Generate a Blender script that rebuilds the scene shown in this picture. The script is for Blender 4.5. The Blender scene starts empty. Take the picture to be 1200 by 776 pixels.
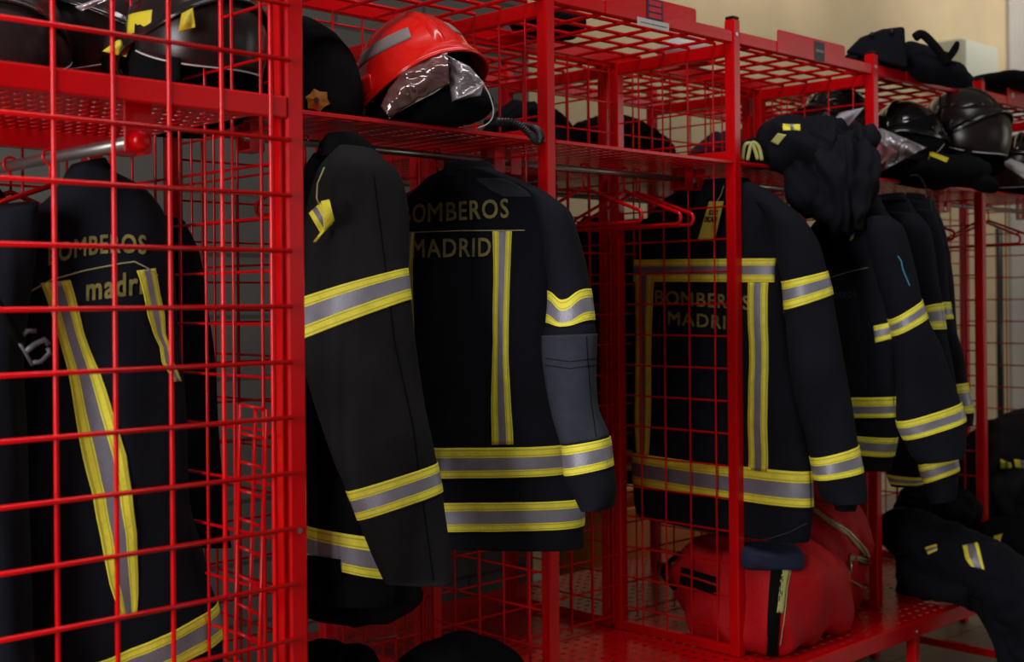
import bpy, math, random
from mathutils import Vector, Matrix, noise
random.seed(7)
PI = math.pi
SC = bpy.context.scene
COL = SC.collection

# ------------------------------------------------------------------ view
RX, RY = 0.717, -0.697            # horizontal "right" of the camera in the room
FX, FY = 0.697, 0.717             # horizontal "forward"
CAM = Vector((-3.185, -2.301, 1.52))
ROLL = 0.0088
FPX = 1490.0
CX, CY = 600.0, 351.5
right0 = Vector((RX, RY, 0)).normalized(); fwd = Vector((FX, FY, 0)).normalized(); up0 = Vector((0, 0, 1))
UP = (up0 + ROLL * right0).normalized(); RT = (right0 - ROLL * up0).normalized()

def ray(px, py):
    return fwd + RT * ((px - CX) / FPX) + UP * ((CY - py) / FPX)
def W(px, py, X=None, Y=None, Z=None, F=None):
    """photo measurement -> point of the room on the plane X=, Y=, Z= or at distance F"""
    d = ray(px, py)
    if F is not None: s = F
    elif X is not None: s = (X - CAM.x) / d.x
    elif Y is not None: s = (Y - CAM.y) / d.y
    else: s = (Z - CAM.z) / d.z
    return CAM + d * s

cd = bpy.data.cameras.new('camera'); cam = bpy.data.objects.new('camera', cd); COL.objects.link(cam)
cd.sensor_width = 36; cd.lens = FPX / 1200 * 36
cd.shift_y = -(388 - CY) / 1200
cd.clip_start = 0.05
m = Matrix((RT, UP, -fwd)).transposed().to_4x4(); m.translation = CAM
cam.matrix_world = m
cd.dof.use_dof = True; cd.dof.focus_distance = 3.0; cd.dof.aperture_fstop = 3.5
SC.camera = cam

# ------------------------------------------------------------------ materials
MATS = {}
def mat(name, col, rough=0.5, metal=0.0, spec=0.5, coat=0.0, bump=None, vary=None, trans=0.0, alpha=1.0, sheen=0.0, emit=None, es=0):
    if name in MATS: return MATS[name]
    m = bpy.data.materials.new(name); m.use_nodes = True; nt = m.node_tree; n = nt.nodes; l = nt.links
    p = n['Principled BSDF']
    p.inputs['Base Color'].default_value = (*col, 1); p.inputs['Roughness'].default_value = rough
    p.inputs['Metallic'].default_value = metal; p.inputs['Specular IOR Level'].default_value = spec
    p.inputs['Coat Weight'].default_value = coat; p.inputs['Coat Roughness'].default_value = 0.12
    p.inputs['Sheen Weight'].default_value = sheen
    p.inputs['Transmission Weight'].default_value = trans; p.inputs['Alpha'].default_value = alpha
    if emit: p.inputs['Emission Color'].default_value = (*emit, 1); p.inputs['Emission Strength'].default_value = es
    tc = n.new('ShaderNodeTexCoord')
    if vary:                                   # (scale, amount): mottled wear of the surface colour
        t = n.new('ShaderNodeTexNoise'); t.inputs['Scale'].default_value = vary[0]; t.inputs['Detail'].default_value = 5
        r = n.new('ShaderNodeMapRange'); r.inputs['From Min'].default_value = .3; r.inputs['From Max'].default_value = .7
        r.inputs['To Min'].default_value = 1 - vary[1]; r.inputs['To Max'].default_value = 1 + vary[1]
        mx = n.new('ShaderNodeMix'); mx.data_type = 'RGBA'; mx.blend_type = 'MULTIPLY'; mx.inputs['Factor'].default_value = 1
        mx.inputs['A'].default_value = (*col, 1)
        l.new(tc.outputs['Object'], t.inputs['Vector']); l.new(t.outputs['Fac'], r.inputs['Value'])
        l.new(r.outputs['Result'], mx.inputs['B']); l.new(mx.outputs['Result'], p.inputs['Base Color'])
    if bump:                                   # (scale, strength, kind)
        k = bump[2] if len(bump) > 2 else 'noise'
        if k == 'weave':
            w1 = n.new('ShaderNodeTexWave'); w1.inputs['Scale'].default_value = bump[0]; w1.bands_direction = 'DIAGONAL'
            w1.inputs['Distortion'].default_value = 1.0; src = w1.outputs['Fac']; l.new(tc.outputs['Object'], w1.inputs['Vector'])
        else:
            t2 = n.new('ShaderNodeTexNoise'); t2.inputs['Scale'].default_value = bump[0]; t2.inputs['Detail'].default_value = 6
            src = t2.outputs['Fac']; l.new(tc.outputs['Object'], t2.inputs['Vector'])
        b = n.new('ShaderNodeBump'); b.inputs['Strength'].default_value = bump[1]; b.inputs['Distance'].default_value = .01
        l.new(src, b.inputs['Height']); l.new(b.outputs['Normal'], p.inputs['Normal'])
    MATS[name] = m
    return m

RED = mat('red_paint', (0.66, 0.001, 0.004), 0.25, spec=0.38, coat=0.0, bump=(60, .05), vary=(5, .10))
CAPM = mat('black_plastic', (0.012, 0.012, 0.013), 0.35)
STEEL = mat('brushed_steel', (0.42, 0.42, 0.41), 0.35, metal=0.9, bump=(80, .04))
SCREW = mat('zinc_screw', (0.6, 0.6, 0.58), 0.3, metal=1.0)
NAVY = mat('navy_fabric', (0.0066, 0.0078, 0.0135), 0.9, spec=0.16, sheen=0.0, bump=(420, .25), vary=(7, .25))
CHAR = mat('charcoal_fabric', (0.0135, 0.013, 0.0145), 0.92, spec=0.14, sheen=0.0, bump=(420, .25), vary=(9, .25))
BLACKF = mat('black_fabric', (0.0035, 0.0035, 0.004), 0.92, spec=0.12, bump=(400, .25), vary=(8, .3))
SLATE = mat('slate_patch_fabric', (0.038, 0.044, 0.062), 0.85, spec=0.2, bump=(500, .5), vary=(20, .15))
YEL = mat('yellow_reflective_tape', (0.93, 0.86, 0.07), 0.55, spec=0.4, bump=(160, .25), vary=(30, .12))
YST = mat('tape_stitching', (0.60, 0.54, 0.03), 0.7)
SIL = mat('silver_reflective_tape', (0.25, 0.25, 0.30), 0.42, spec=0.5, metal=0.25, bump=(300, .15), vary=(25, .12))
LETT = mat('faded_yellow_print', (0.25, 0.215, 0.06), 0.75, vary=(45, .35))
PIPE = mat('cream_piping', (0.45, 0.40, 0.2), 0.7)
TAGY = mat('yellow_tag', (0.60, 0.50, 0.06), 0.5, vary=(12, .1))
INK = mat('black_ink', (0.01, 0.01, 0.01), 0.6)
HRED = mat('glossy_red_shell', (0.85, 0.010, 0.006), 0.22, spec=0.5, coat=0.6)
HBLK = mat('glossy_black_shell', (0.010, 0.010, 0.011), 0.18, spec=0.5, coat=0.6)
HYEL = mat('yellow_helmet_trim', (0.62, 0.52, 0.03), 0.4)
HGREY = mat('grey_helmet_tape', (0.26, 0.24, 0.235), 0.55, spec=.3)
SILV = mat('silvered_visor', (0.50, 0.47, 0.50), 0.22, metal=0.45, spec=.8, bump=(9, .35))
GLASS = mat('clear_visor', (0.60, 0.42, 0.42), 0.08, trans=0.75, metal=0.0, spec=0.6, bump=(14, .2))
GOLD = mat('gold_badge', (0.42, 0.19, 0.02), 0.5)
BAGR = mat('red_bag_nylon', (0.52, 0.003, 0.009), 0.7, spec=0.3, bump=(120, .3), vary=(6, .1))
LIME = mat('lime_zip_tape', (0.48, 0.50, 0.16), 0.7)
ZIPC = mat('beige_zip_tape', (0.46, 0.36, 0.17), 0.6)
BLUEF = mat('blue_cloth', (0.012, 0.02, 0.06), 0.85, bump=(200, .4))
STICK = mat('dark_sticker', (0.035, 0.045, 0.05), 0.5)
STKB = mat('navy_sticker', (0.02, 0.02, 0.05), 0.5)
PAPER = mat('white_label_paper', (0.6, 0.58, 0.55), 0.6)
RINK = mat('red_ink', (0.6, 0.02, 0.05), 0.6)
BLUEINK = mat('blue_ink', (0.05, 0.25, 0.4), 0.6)
RUB = mat('black_rubber', (0.012, 0.012, 0.013), 0.45)
ORNG = mat('orange_plastic', (0.75, 0.22, 0.02), 0.5)
CABM = mat('pale_cabinet', (0.50, 0.54, 0.46), 0.5)
PLAST = mat('white_plastic', (0.6, 0.6, 0.6), 0.4)

def wallmat(name, col, blocks=None, rough=.8):
    m = bpy.data.materials.new(name); m.use_nodes = True; nt = m.node_tree; n = nt.nodes; l = nt.links
    p = n['Principled BSDF']; p.inputs['Roughness'].default_value = rough; p.inputs['Specular IOR Level'].default_value = .25
    tc = n.new('ShaderNodeTexCoord')
    t = n.new('ShaderNodeTexNoise'); t.inputs['Scale'].default_value = 1.7; t.inputs['Detail'].default_value = 8
    l.new(tc.outputs['Object'], t.inputs['Vector'])
    cr = n.new('ShaderNodeValToRGB'); cr.color_ramp.elements[0].position = .3; cr.color_ramp.elements[1].position = .75
    cr.color_ramp.elements[0].color = (*[c * .88 for c in col], 1); cr.color_ramp.elements[1].color = (*[min(1, c * 1.08) for c in col], 1)
    l.new(t.outputs['Fac'], cr.inputs['Fac'])
    bm = n.new('ShaderNodeBump'); bm.inputs['Strength'].default_value = .3; bm.inputs['Distance'].default_value = .01
    if blocks:
        mp = n.new('ShaderNodeMapping')
        mp.inputs['Rotation'].default_value = blocks[3]
        l.new(tc.outputs['Object'], mp.inputs['Vector'])
        b = n.new('ShaderNodeTexBrick'); b.inputs['Scale'].default_value = 1.0
        b.inputs['Brick Width'].default_value = blocks[0]; b.inputs['Row Height'].default_value = blocks[1]
        b.inputs['Mortar Size'].default_value = blocks[2]; b.offset = blocks[4]
        b.inputs['Color1'].default_value = (1, 1, 1, 1); b.inputs['Color2'].default_value = (.93, .93, .93, 1); b.inputs['Mortar'].default_value = (.5, .5, .5, 1)
        l.new(mp.outputs['Vector'], b.inputs['Vector'])
        mx = n.new('ShaderNodeMix'); mx.data_type = 'RGBA'; mx.blend_type = 'MULTIPLY'; mx.inputs['Factor'].default_value = 1
        l.new(cr.outputs['Color'], mx.inputs['A']); l.new(b.outputs['Color'], mx.inputs['B']); l.new(mx.outputs['Result'], p.inputs['Base Color'])
        inv = n.new('ShaderNodeMath'); inv.operation = 'SUBTRACT'; inv.inputs[0].default_value = 1; l.new(b.outputs['Fac'], inv.inputs[1])
        l.new(inv.outputs['Value'], bm.inputs['Height'])
    else:
        t2 = n.new('ShaderNodeTexNoise'); t2.inputs['Scale'].default_value = 90; l.new(tc.outputs['Object'], t2.inputs['Vector'])
        l.new(t2.outputs['Fac'], bm.inputs['Height']); l.new(cr.outputs['Color'], p.inputs['Base Color'])
    l.new(bm.outputs['Normal'], p.inputs['Normal'])
    return m

# ------------------------------------------------------------------ mesh helpers
class MB:
    def __init__(s): s.v = []; s.f = []; s.m = []
    def quad(s, a, b, c, d, mi=0):
        i = len(s.v); s.v += [a, b, c, d]; s.f.append((i, i+1, i+2, i+3)); s.m.append(mi)
    def box(s, x0, x1, y0, y1, z0, z1, mi=0, bev=0.0):
        i = len(s.v); b = min(bev, (x1-x0)*.45, (y1-y0)*.45, (z1-z0)*.45)
        if b <= 0:
            s.v += [Vector(p) for p in ((x0,y0,z0),(x1,y0,z0),(x1,y1,z0),(x0,y1,z0),(x0,y0,z1),(x1,y0,z1),(x1,y1,z1),(x0,y1,z1))]
            for f in ((0,3,2,1),(4,5,6,7),(0,1,5,4),(1,2,6,5),(2,3,7,6),(3,0,4,7)):
                s.f.append(tuple(i+k for k in f)); s.m.append(mi)
            return
        # chamfered box
        X = (x0, x1); Y = (y0, y1); Z = (z0, z1); idx = {}
        for a in (0,1):
            for c in (0,1):
                for e in (0,1):
                    sx, sy, sz = (1,-1)[a], (1,-1)[c], (1,-1)[e]
                    for k, p in enumerate(((X[a], Y[c]+sy*b, Z[e]+sz*b), (X[a]+sx*b, Y[c], Z[e]+sz*b), (X[a]+sx*b, Y[c]+sy*b, Z[e]))):
                        idx[(a,c,e,k)] = len(s.v); s.v.append(Vector(p))
        def q(*t): s.f.append(t); s.m.append(mi)
        for a in (0,1):
            t = [idx[(a,0,0,0)], idx[(a,0,1,0)], idx[(a,1,1,0)], idx[(a,1,0,0)]]; q(*(t if a == 0 else t[::-1]))
            t = [idx[(0,a,0,1)], idx[(1,a,0,1)], idx[(1,a,1,1)], idx[(0,a,1,1)]]; q(*(t if a == 0 else t[::-1]))
            t = [idx[(0,0,a,2)], idx[(0,1,a,2)], idx[(1,1,a,2)], idx[(1,0,a,2)]]; q(*(t if a == 0 else t[::-1]))
            for c in (0,1):
                q(idx[(a,c,0,0)], idx[(a,c,1,0)], idx[(a,c,1,1)], idx[(a,c,0,1)])
                q(idx[(a,0,c,0)], idx[(a,1,c,0)], idx[(a,1,c,2)], idx[(a,0,c,2)])
                q(idx[(0,a,c,1)], idx[(1,a,c,1)], idx[(1,a,c,2)], idx[(0,a,c,2)])
                for e in (0,1):
                    s.f.append((idx[(a,c,e,0)], idx[(a,c,e,1)], idx[(a,c,e,2)])); s.m.append(mi)
    def tube(s, pts, r, n=8, mi=0, closed=False, cap=True):
        pts = [Vector(p) for p in pts]; N = len(pts); base = len(s.v)
        rr = r if isinstance(r, (list, tuple)) else [r]*N
        ref = None
        for k, p in enumerate(pts):
            if closed: d = pts[(k+1) % N] - pts[k-1]
            else: d = pts[min(k+1, N-1)] - pts[max(k-1, 0)]
            d.normalize()
            if ref is None:
                ref = Vector((0,0,1)) if abs(d.z) < .9 else Vector((1,0,0))
            a = d.cross(ref)
            if a.length < 1e-4: a = d.orthogonal()
            a.normalize(); b = d.cross(a); ref = -b if False else ref
            ref = a.cross(d) if a.cross(d).length > 0 else ref
            for j in range(n):
                t = 2*PI*j/n; s.v.append(p + a*(math.cos(t)*rr[k]) + b*(math.sin(t)*rr[k]))
        seg = N if closed else N-1
        for k in range(seg):
            for j in range(n):
                a0 = base+k*n+j; a1 = base+k*n+(j+1) % n; k2 = (k+1) % N
                s.f.append((a0, a1, base+k2*n+(j+1) % n, base+k2*n+j)); s.m.append(mi)
        if cap and not closed:
            s.f.append(tuple(base+j for j in range(n))[::-1]); s.m.append(mi)
            s.f.append(tuple(base+(N-1)*n+j for j in range(n))); s.m.append(mi)
    def grid(s, fn, nu, nv, mi=0, closeu=False, flip=False, mfn=None):
        base = len(s.v)
        for i in range(nu + (0 if closeu else 1)):
            for j in range(nv+1): s.v.append(fn(i/nu, j/nv))
        R = nu if closeu else nu+1
        for i in range(nu):
            i2 = (i+1) % R
            for j in range(nv):
                q = (base+i*(nv+1)+j, base+i2*(nv+1)+j, base+i2*(nv+1)+j+1, base+i*(nv+1)+j+1)
                s.f.append(q[::-1] if flip else q); s.m.append(mfn((i+.5)/nu, (j+.5)/nv) if mfn else mi)
    def perforated(s, x0, x1, y0, y1, z, px, py, hx, hy, n=8, mi=0, stagger=False):
        nx = max(1, round((x1-x0)/px)); ny = max(1, round((y1-y0)/py)); px = (x1-x0)/nx; py = (y1-y0)/ny
        for i in range(nx):
            for j in range(ny):
                cx = x0+(i+.5)*px; cy = y0+(j+.5)*py
                outer = []; inner = []
                for k, (a, b) in enumerate(((-1,-1),(0,-1),(1,-1),(1,0),(1,1),(0,1),(-1,1),(-1,0))):
                    outer.append(Vector((cx+a*px/2, cy+b*py/2, z)))
                    t = math.atan2(b, a); inner.append(Vector((cx+math.cos(t)*hx, cy+math.sin(t)*hy, z)))
                b0 = len(s.v); s.v += outer+inner
                for k in range(8):
                    s.f.append((b0+k, b0+(k+1) % 8, b0+8+(k+1) % 8, b0+8+k)); s.m.append(mi)

LOC = {}
def tag(o, label, cat, group=None, kind=None):
    if label: o['label'] = label
    if cat: o['category'] = cat
    if group: o['group'] = group
    if kind: o['kind'] = kind
def thing(name, loc, label, cat, group=None):
    o = bpy.data.objects.new(name, None); COL.objects.link(o); o.location = loc; o.empty_display_size = .05
    LOC[o.name] = Vector(loc); tag(o, label, cat, group); return o
def build(name, mb, mats, parent=None, smooth=False, solid=0.0, sub=0, label=None, weld=False):
    me = bpy.data.meshes.new(name)
    L = LOC[parent.name] if parent else Vector((0,0,0))
    me.from_pydata([tuple(Vector(v)-L) for v in mb.v], [], mb.f)
    if not isinstance(mats, (list, tuple)): mats = [mats]
    for m_ in mats: me.materials.append(m_)
    me.polygons.foreach_set('material_index', mb.m)
    me.polygons.foreach_set('use_smooth', [smooth]*len(mb.f)); me.update()
    o = bpy.data.objects.new(name, me); COL.objects.link(o)
    if parent: o.parent = parent
    LOC[o.name] = L
    if weld:
        w = o.modifiers.new('weld', 'WELD'); w.merge_threshold = 0.0004
    if solid:
        sd = o.modifiers.new('solid', 'SOLIDIFY'); sd.thickness = solid; sd.offset = 0
    if sub:
        sb = o.modifiers.new('sub', 'SUBSURF'); sb.levels = sub; sb.render_levels = sub
    if label: o['label'] = label
    return o
def single(name, mb, mats, label, cat, group=None, **k):
    o = build(name, mb, mats, None, **k); 
    # origin at the thing's own base
    me = o.data; xs = [v.co for v in me.vertices]
    c = Vector((sum(v.x for v in xs)/len(xs), sum(v.y for v in xs)/len(xs), min(v.z for v in xs)))
    me.transform(Matrix.Translation(-c)); o.location = c; LOC[o.name] = c
    tag(o, label, cat, group); return o
def copy_tree(o, parent=None):
    c = o.copy(); COL.objects.link(c)
    if parent: c.parent = parent
    LOC[c.name] = LOC.get(o.name, Vector((0,0,0)))
    for ch in list(o.children): copy_tree(ch, c)
    return c
def struct(name, mb, mats, **k):
    o = build(name, mb, mats, None, **k); o['kind'] = 'structure'; return o

# ------------------------------------------------------------------ the room
beige = wallmat('beige_plaster', (0.54, 0.445, 0.285))
greyb = wallmat('grey_painted_block', (0.115, 0.115, 0.105), blocks=(0.42, 0.21, 0.008, (PI/2, 0, 0), .5))
white = wallmat('white_plaster', (0.42, 0.405, 0.385))
darkw = wallmat('grey_plaster', (0.09, 0.088, 0.085))
ceilm = wallmat('ceiling_plaster', (0.34, 0.32, 0.29))
flm = wallmat('beige_floor_tile', (0.30, 0.27, 0.215), blocks=(0.4, 0.4, 0.006, (0, 0, 0), 0.0), rough=.45)
XL, XR, YF, YB, H = -5.2, 11.0, -5.4, 2.7, 4.5
mb = MB(); mb.box(XL, XR, YF, YB, -.1, 0); struct('floor', mb, flm)
mb = MB(); mb.box(XL, XR, YF, YB, H, H+.1); struct('ceiling', mb, ceilm)
mb = MB(); mb.box(XL, XR, YB, YB+.1, 0, H); struct('wall_back', mb, beige)
mb = MB(); mb.box(XL+.0, .57, 1.45, 1.57, 0, H); struct('wall_near', mb, greyb)
mb = MB(); mb.box(XR, XR+.1, YF, YB, 0, H); struct('wall_right', mb, beige)
def wall_with_window(name, axis, c0, c1, a0, a1, wins, m_):
    """wall between c0..c1 on one axis, running a0..a1 on the other, with window openings (s,e,z0,z1)"""
    mb = MB(); wins = sorted(wins); cur = a0
    def bx(p, q, z0, z1):
        if axis == 'x': mb.box(c0, c1, p, q, z0, z1)
        else: mb.box(p, q, c0, c1, z0, z1)
    for (s_, e_, z0, z1) in wins:
        bx(cur, s_, 0, H); bx(s_, e_, 0, z0); bx(s_, e_, z1, H); cur = e_
    bx(cur, a1, 0, H); struct(name, mb, m_)
wall_with_window('wall_left', 'x', XL-.1, XL, YF, YB, [(-1.9, -.4, 1.0, 3.0)], darkw)
wall_with_window('wall_front', 'y', YF-.1, YF, XL, XR, [(-3.6, -1.2, 1.1, 3.1), (0.2, 3.4, 1.1, 3.1), (5.6, 10.4, .6, 4.2)], darkw)  # last opening is added, it houses the light for the locker sheen
WINM = mat('white_window_frame', (0.7, 0.7, 0.7), .4)
PANE = mat('window_glass', (0.9, 0.95, 1.0), .02, trans=1.0)
for i, (ax, c, s_, e_, z0, z1) in enumerate((('x', XL-.05, -1.9, -.4, 1.0, 3.0), ('y', YF-.05, -3.6, -1.2, 1.1, 3.1), ('y', YF-.05, .2, 3.4, 1.1, 3.1), ('y', YF-.05, 5.6, 10.4, .6, 4.2))):
    mb = MB(); g = .06; mid = (s_+e_)/2
    for (p, q, a, b) in ((s_, e_, z0, z0+g), (s_, e_, z1-g, z1), (s_, s_+g, z0, z1), (e_-g, e_, z0, z1), (mid-.03, mid+.03, z0, z1)):
        if ax == 'x': mb.box(c-.04, c+.04, p, q, a, b)
        else: mb.box(p, q, c-.04, c+.04, a, b)
    struct('window_%d' % (i+1), mb, WINM)

# ------------------------------------------------------------------ lockers
PW = 0.036; D = 0.47; PITCH = 0.82; ZB = 0.42
Z_TOP = 2.38; Z_RAIL0, Z_RAIL1 = 2.298, 2.336; Z_SH = 1.935; ZROD = 1.895; YROD = 0.19; WR = 0.0031

def wires_yz(mb, x, y0, y1, z0, z1, zoff, sp=.1, ys=None):
    y = ys if ys is not None else y0+.06
    while y < y1-.01:
        mb.tube([(x-.003, y, z0), (x-.003, y, z1)], WR, 6, cap=False); y += sp
    z = zoff
    while z < z1-.01:
        if z > z0+.005: mb.tube([(x+.003, y0, z), (x+.003, y1, z)], WR, 6, cap=False)
        z += sp
def wires_xz(mb, y, x0, x1, z0, z1, zoff, sp=.1, xs=None):
    x = xs if xs is not None else x0+.06
    while x < x1-.01:
        mb.tube([(x, y-.003, z0), (x, y-.003, z1)], WR, 6, cap=False); x += sp
    z = zoff
    while z < z1-.01:
        if z > z0+.005: mb.tube([(x0, y+.003, z), (x1, y+.003, z)], WR, 6, cap=False)
        z += sp
def wires_xy(mb, z, x0, x1, y0, y1, sp=.1, r=WR):
    x = x0+.07
    while x < x1-.01:
        mb.tube([(x, y0, z-.003), (x, y1, z-.003)], r, 6, cap=False); x += .128
    y = y0+sp*.5
    while y < y1-.01:
        mb.tube([(x0, y, z+.003), (x1, y, z+.003)], r, 6, cap=False); y += sp

def plate_outline_mb(x0, x1, y, z0, z1, t=.003, ch=.006):
    mb = MB(); pts = [(x0, z0), (x1, z0), (x1, z1-ch), (x1-ch, z1), (x0+ch, z1), (x0, z1-ch)]
    n = len(pts); b = len(mb.v)
    for yy in (y-t, y): mb.v += [Vector((p[0], yy, p[1])) for p in pts]
    mb.f.append(tuple(range(n))); mb.f.append(tuple(range(2*n-1, n-1, -1))); mb.m += [0, 0]
    for k in range(n): mb.f.append((k, k+n, (k+1) % n+n, (k+1) % n)); mb.m.append(0)
    return mb

def locker(k, label, plate=True, sticker=None, right_end=False, ydir=1, ybase=0.0, rod=True, group='red mesh lockers of the front row'):
    """one locker bay: partition with posts on its left, shelf, rod, top mesh, back mesh. ydir=-1: back to back copy"""
    X = k*PITCH + .02
    def Y(a): return ybase + ydir*a
    def yb(mb, x0, x1, a, b, z0, z1, **kw):
        y0, y1 = sorted((Y(a), Y(b))); mb.box(x0, x1, y0, y1, z0, z1, **kw)
    r = thing('locker', (X, Y(0), ZB), label, 'locker', group)
    h = PW/2
    cols = [X] + ([X+PITCH] if right_end else [])
    for xx in cols:
        mb = MB(); yb(mb, xx-h, xx+h, 0, PW, ZB+.003, Z_TOP-.008, bev=.004); fp = build('post', mb, RED, r)
        mb = MB(); yb(mb, xx-h+.001, xx+h-.001, .001, PW-.001, Z_TOP-.008, Z_TOP+.002, bev=.004); build('cap', mb, CAPM, fp)
        mb = MB(); mb.tube([(xx-.004, Y(-.003), Z_TOP-.055), (xx-.004, Y(.001), Z_TOP-.055)], .006, 10); build('screw', mb, SCREW, fp)
        mb = MB(); yb(mb, xx-h, xx+h, D, D+PW, ZB+.003, Z_TOP-.05, bev=.004); build('post', mb, RED, r)
        mb = MB(); yb(mb, xx-.014, xx+.014, PW, D, Z_RAIL0-.035, Z_RAIL0+.005, bev=.003); build('side_rail', mb, RED, r)
        mb = MB(); yb(mb, xx-.014, xx+.014, PW, D, Z_SH-.002, Z_SH+.036, bev=.003); build('side_rail', mb, RED, r)
        mb = MB(); yb(mb, xx-.014, xx+.014, PW, D, ZB+.004, ZB+.034, bev=.003); build('side_rail', mb, RED, r)
        mb = MB(); y0, y1 = sorted((Y(PW), Y(D)))
        wires_yz(mb, xx-.006, y0, y1, ZB+.03, Z_RAIL0-.03, ZB+.082, ys=(Y(.085) if ydir > 0 else y0+.05)); build('side_mesh', mb, RED, r, smooth=True)
    x0, x1 = X+h, X+PITCH-h
    mb = MB(); yb(mb, x0, x1, 0.004, .030, Z_RAIL0, Z_RAIL1, bev=.003); build('top_rail', mb, RED, r)
    mb = MB(); yb(mb, x0, x1, D+.004, D+.030, Z_RAIL0, Z_RAIL1, bev=.003); build('rear_rail', mb, RED, r)
    mb = MB(); yb(mb, x0, x1, D+.004, D+.030, Z_SH-.002, Z_SH+.032, bev=.003); build('rear_rail', mb, RED, r)
    mb = MB(); y0, y1 = sorted((Y(.02), Y(D))); wires_xy(mb, Z_RAIL0+.004, x0, x1, y0, y1, r=.0055); build('top_mesh', mb, RED, r, smooth=True)
    if ydir > 0:
        mb = MB(); wires_xz(mb, Y(D+.017), x0, x1, ZB+.03, Z_RAIL0, ZB+.05); build('back_mesh', mb, RED, r, smooth=True)
    # shelf of pressed slots with a turned-down lip
    mb = MB(); y0, y1 = sorted((Y(0.004), Y(D))); mb.perforated(x0, x1, y0+.014, y1, Z_SH, .052, .0235, .018, .0055)
    sh = build('shelf', mb, RED, r, solid=.0016, weld=True)
    mb = MB(); yb(mb, x0, x1, .002, .016, Z_SH-.007, Z_SH+.004, bev=.002); build('front_lip', mb, RED, sh)
    if rod:
        mb = MB(); mb.tube([(X+.012, Y(YROD), ZROD), (X+PITCH-.02, Y(YROD), ZROD)], .0095, 14); rd = build('clothes_rail', mb, STEEL, r, smooth=True)
        for xx, sg in ((X+PITCH, -1), (X, 1)):
            mb = MB()
            for yy in (YROD-.026, YROD+.002, YROD+.027):
                a, b = sorted((xx+sg*.012, xx+sg*.05)); yb(mb, a, b, yy-.0015, yy+.0015, ZROD-.03, Z_SH-.004)
            a, b = sorted((xx+sg*.012, xx+sg*.05)); yb(mb, a, b, YROD-.026, YROD+.028, ZROD-.034, ZROD-.029); 
            build('rail_bracket', mb, RED, rd)
    if plate:
        mb = plate_outline_mb(X+.22, X+.62, .004, Z_RAIL0+.002, 2.372)
        pl = build('name_plate', mb, RED, r)
        if sticker == 'ladder':
            mb = MB(); a, b = X+.392, X+.462; z0, z1 = 2.305, 2.368
            yy = -.0005
            mb.box(a, b, yy-.001, yy+.001, z0, z1)
            st = build('sticker', mb, STKB, pl)
            mb = MB()
            for q in range(3): mb.box(a+.008, b-.008, yy-.002, yy, z0+.010+q*.018, z0+.023+q*.018)
            build('stripe_print', mb, RINK, st)
            mb = MB(); mb.box(X+.35, X+.488, yy-.0015, yy+.0005, 2.286, 2.309)
            st2 = build('paper_label', mb, PAPER, pl)
            t_ = MB()
            for q in range(14): t_.box(X+.362+q*.0085, X+.362+q*.0085+random.uniform(.004, .007), yy-.002, yy-.001, 2.295, 2.2965+random.uniform(.001, .002))
            build('fine_print', t_, STKB, st2)
        elif sticker == 'square':
            mb = MB(); mb.box(X+.43, X+.49, -.0005, .0025, 2.302, 2.364); st = build('sticker', mb, STICK, pl)
            mb = MB(); mb.box(X+.438, X+.482, -.0018, .0, 2.329, 2.338); build('stripe_print', mb, HGREY, st)
        elif sticker == 'screw':
            mb = MB(); mb.box(X+.255, X+.275, -.0015, .002, 2.33, 2.35); build('sticker', mb, PAPER, pl)
    return r

locker(-2, 'red mesh locker with the bright red helmet on its shelf', sticker=None)
locker(-1, 'empty red mesh locker with bare red hangers, striped sticker on its name plate', sticker='ladder')
locker(0, 'red mesh locker holding the red duffel bags, grey square sticker on its name plate', sticker='square')
locker(1, 'red mesh locker under the navy coat heap lying on top', sticker=None)
locker(2, 'red mesh locker at the far right end of the row', sticker='screw', right_end=True)
BACK = 'dark red lockers of the back row'
locker(-1, 'red back row locker seen through the empty locker', plate=False, ydir=-1, ybase=1.03, rod=True, group=BACK)
locker(0, 'red back row locker seen behind the locker with the duffel bags', plate=False, ydir=-1, ybase=1.03, group=BACK)
locker(1, 'red back row locker behind the helmets at the right of the photo', plate=False, ydir=-1, ybase=1.03, right_end=True, group=BACK)

# benches the lockers stand on
def bench(label, x0, x1, y0, y1, legs, group='perforated red benches'):
    r = thing('bench', ((x0+x1)/2, y0, 0), label, 'bench', group)
    mb = MB(); mb.perforated(x0, x1, y0+.012, y1, ZB, .05, .04, .011, .0085); build('seat', mb, RED, r, solid=.002, weld=True)
    mb = MB(); mb.box(x0, x1, y0, y0+.012, ZB-.055, ZB+.001, bev=.004); mb.box(x0, x1, y1-.003, y1, ZB-.05, ZB+.001); build('seat_frame', mb, RED, r)
    for lx in legs:
        for ly in (y0+.014, y1-.05):
            mb = MB(); mb.box(lx-.018, lx+.018, ly, ly+.036, 0.0, ZB-.003, bev=.004); lg = build('leg', mb, RED, r)
            if ly < y0+.1:
                mb = MB(); mb.tube([(lx-.03, y0-.004, ZB-.035), (lx-.03, y0+.001, ZB-.035)], .006, 10); build('bolt', mb, SCREW, lg)
        mb = MB(); mb.box(lx-.015, lx+.015, y0+.05, y1-.05, .10, .13, bev=.003); build('stretcher', mb, RED, r)
    return r
bench('long perforated red bench carrying the front row of lockers', -1.66, 2.5, -.165, .52, [-1.6, -.82, 0.0, .82, 1.64, 2.44])
bench('perforated red bench of the back row, seen low behind the empty locker', -.84, 2.5, .525, 1.2, [-.82, 0.0, .82, 1.64, 2.44])

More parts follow.
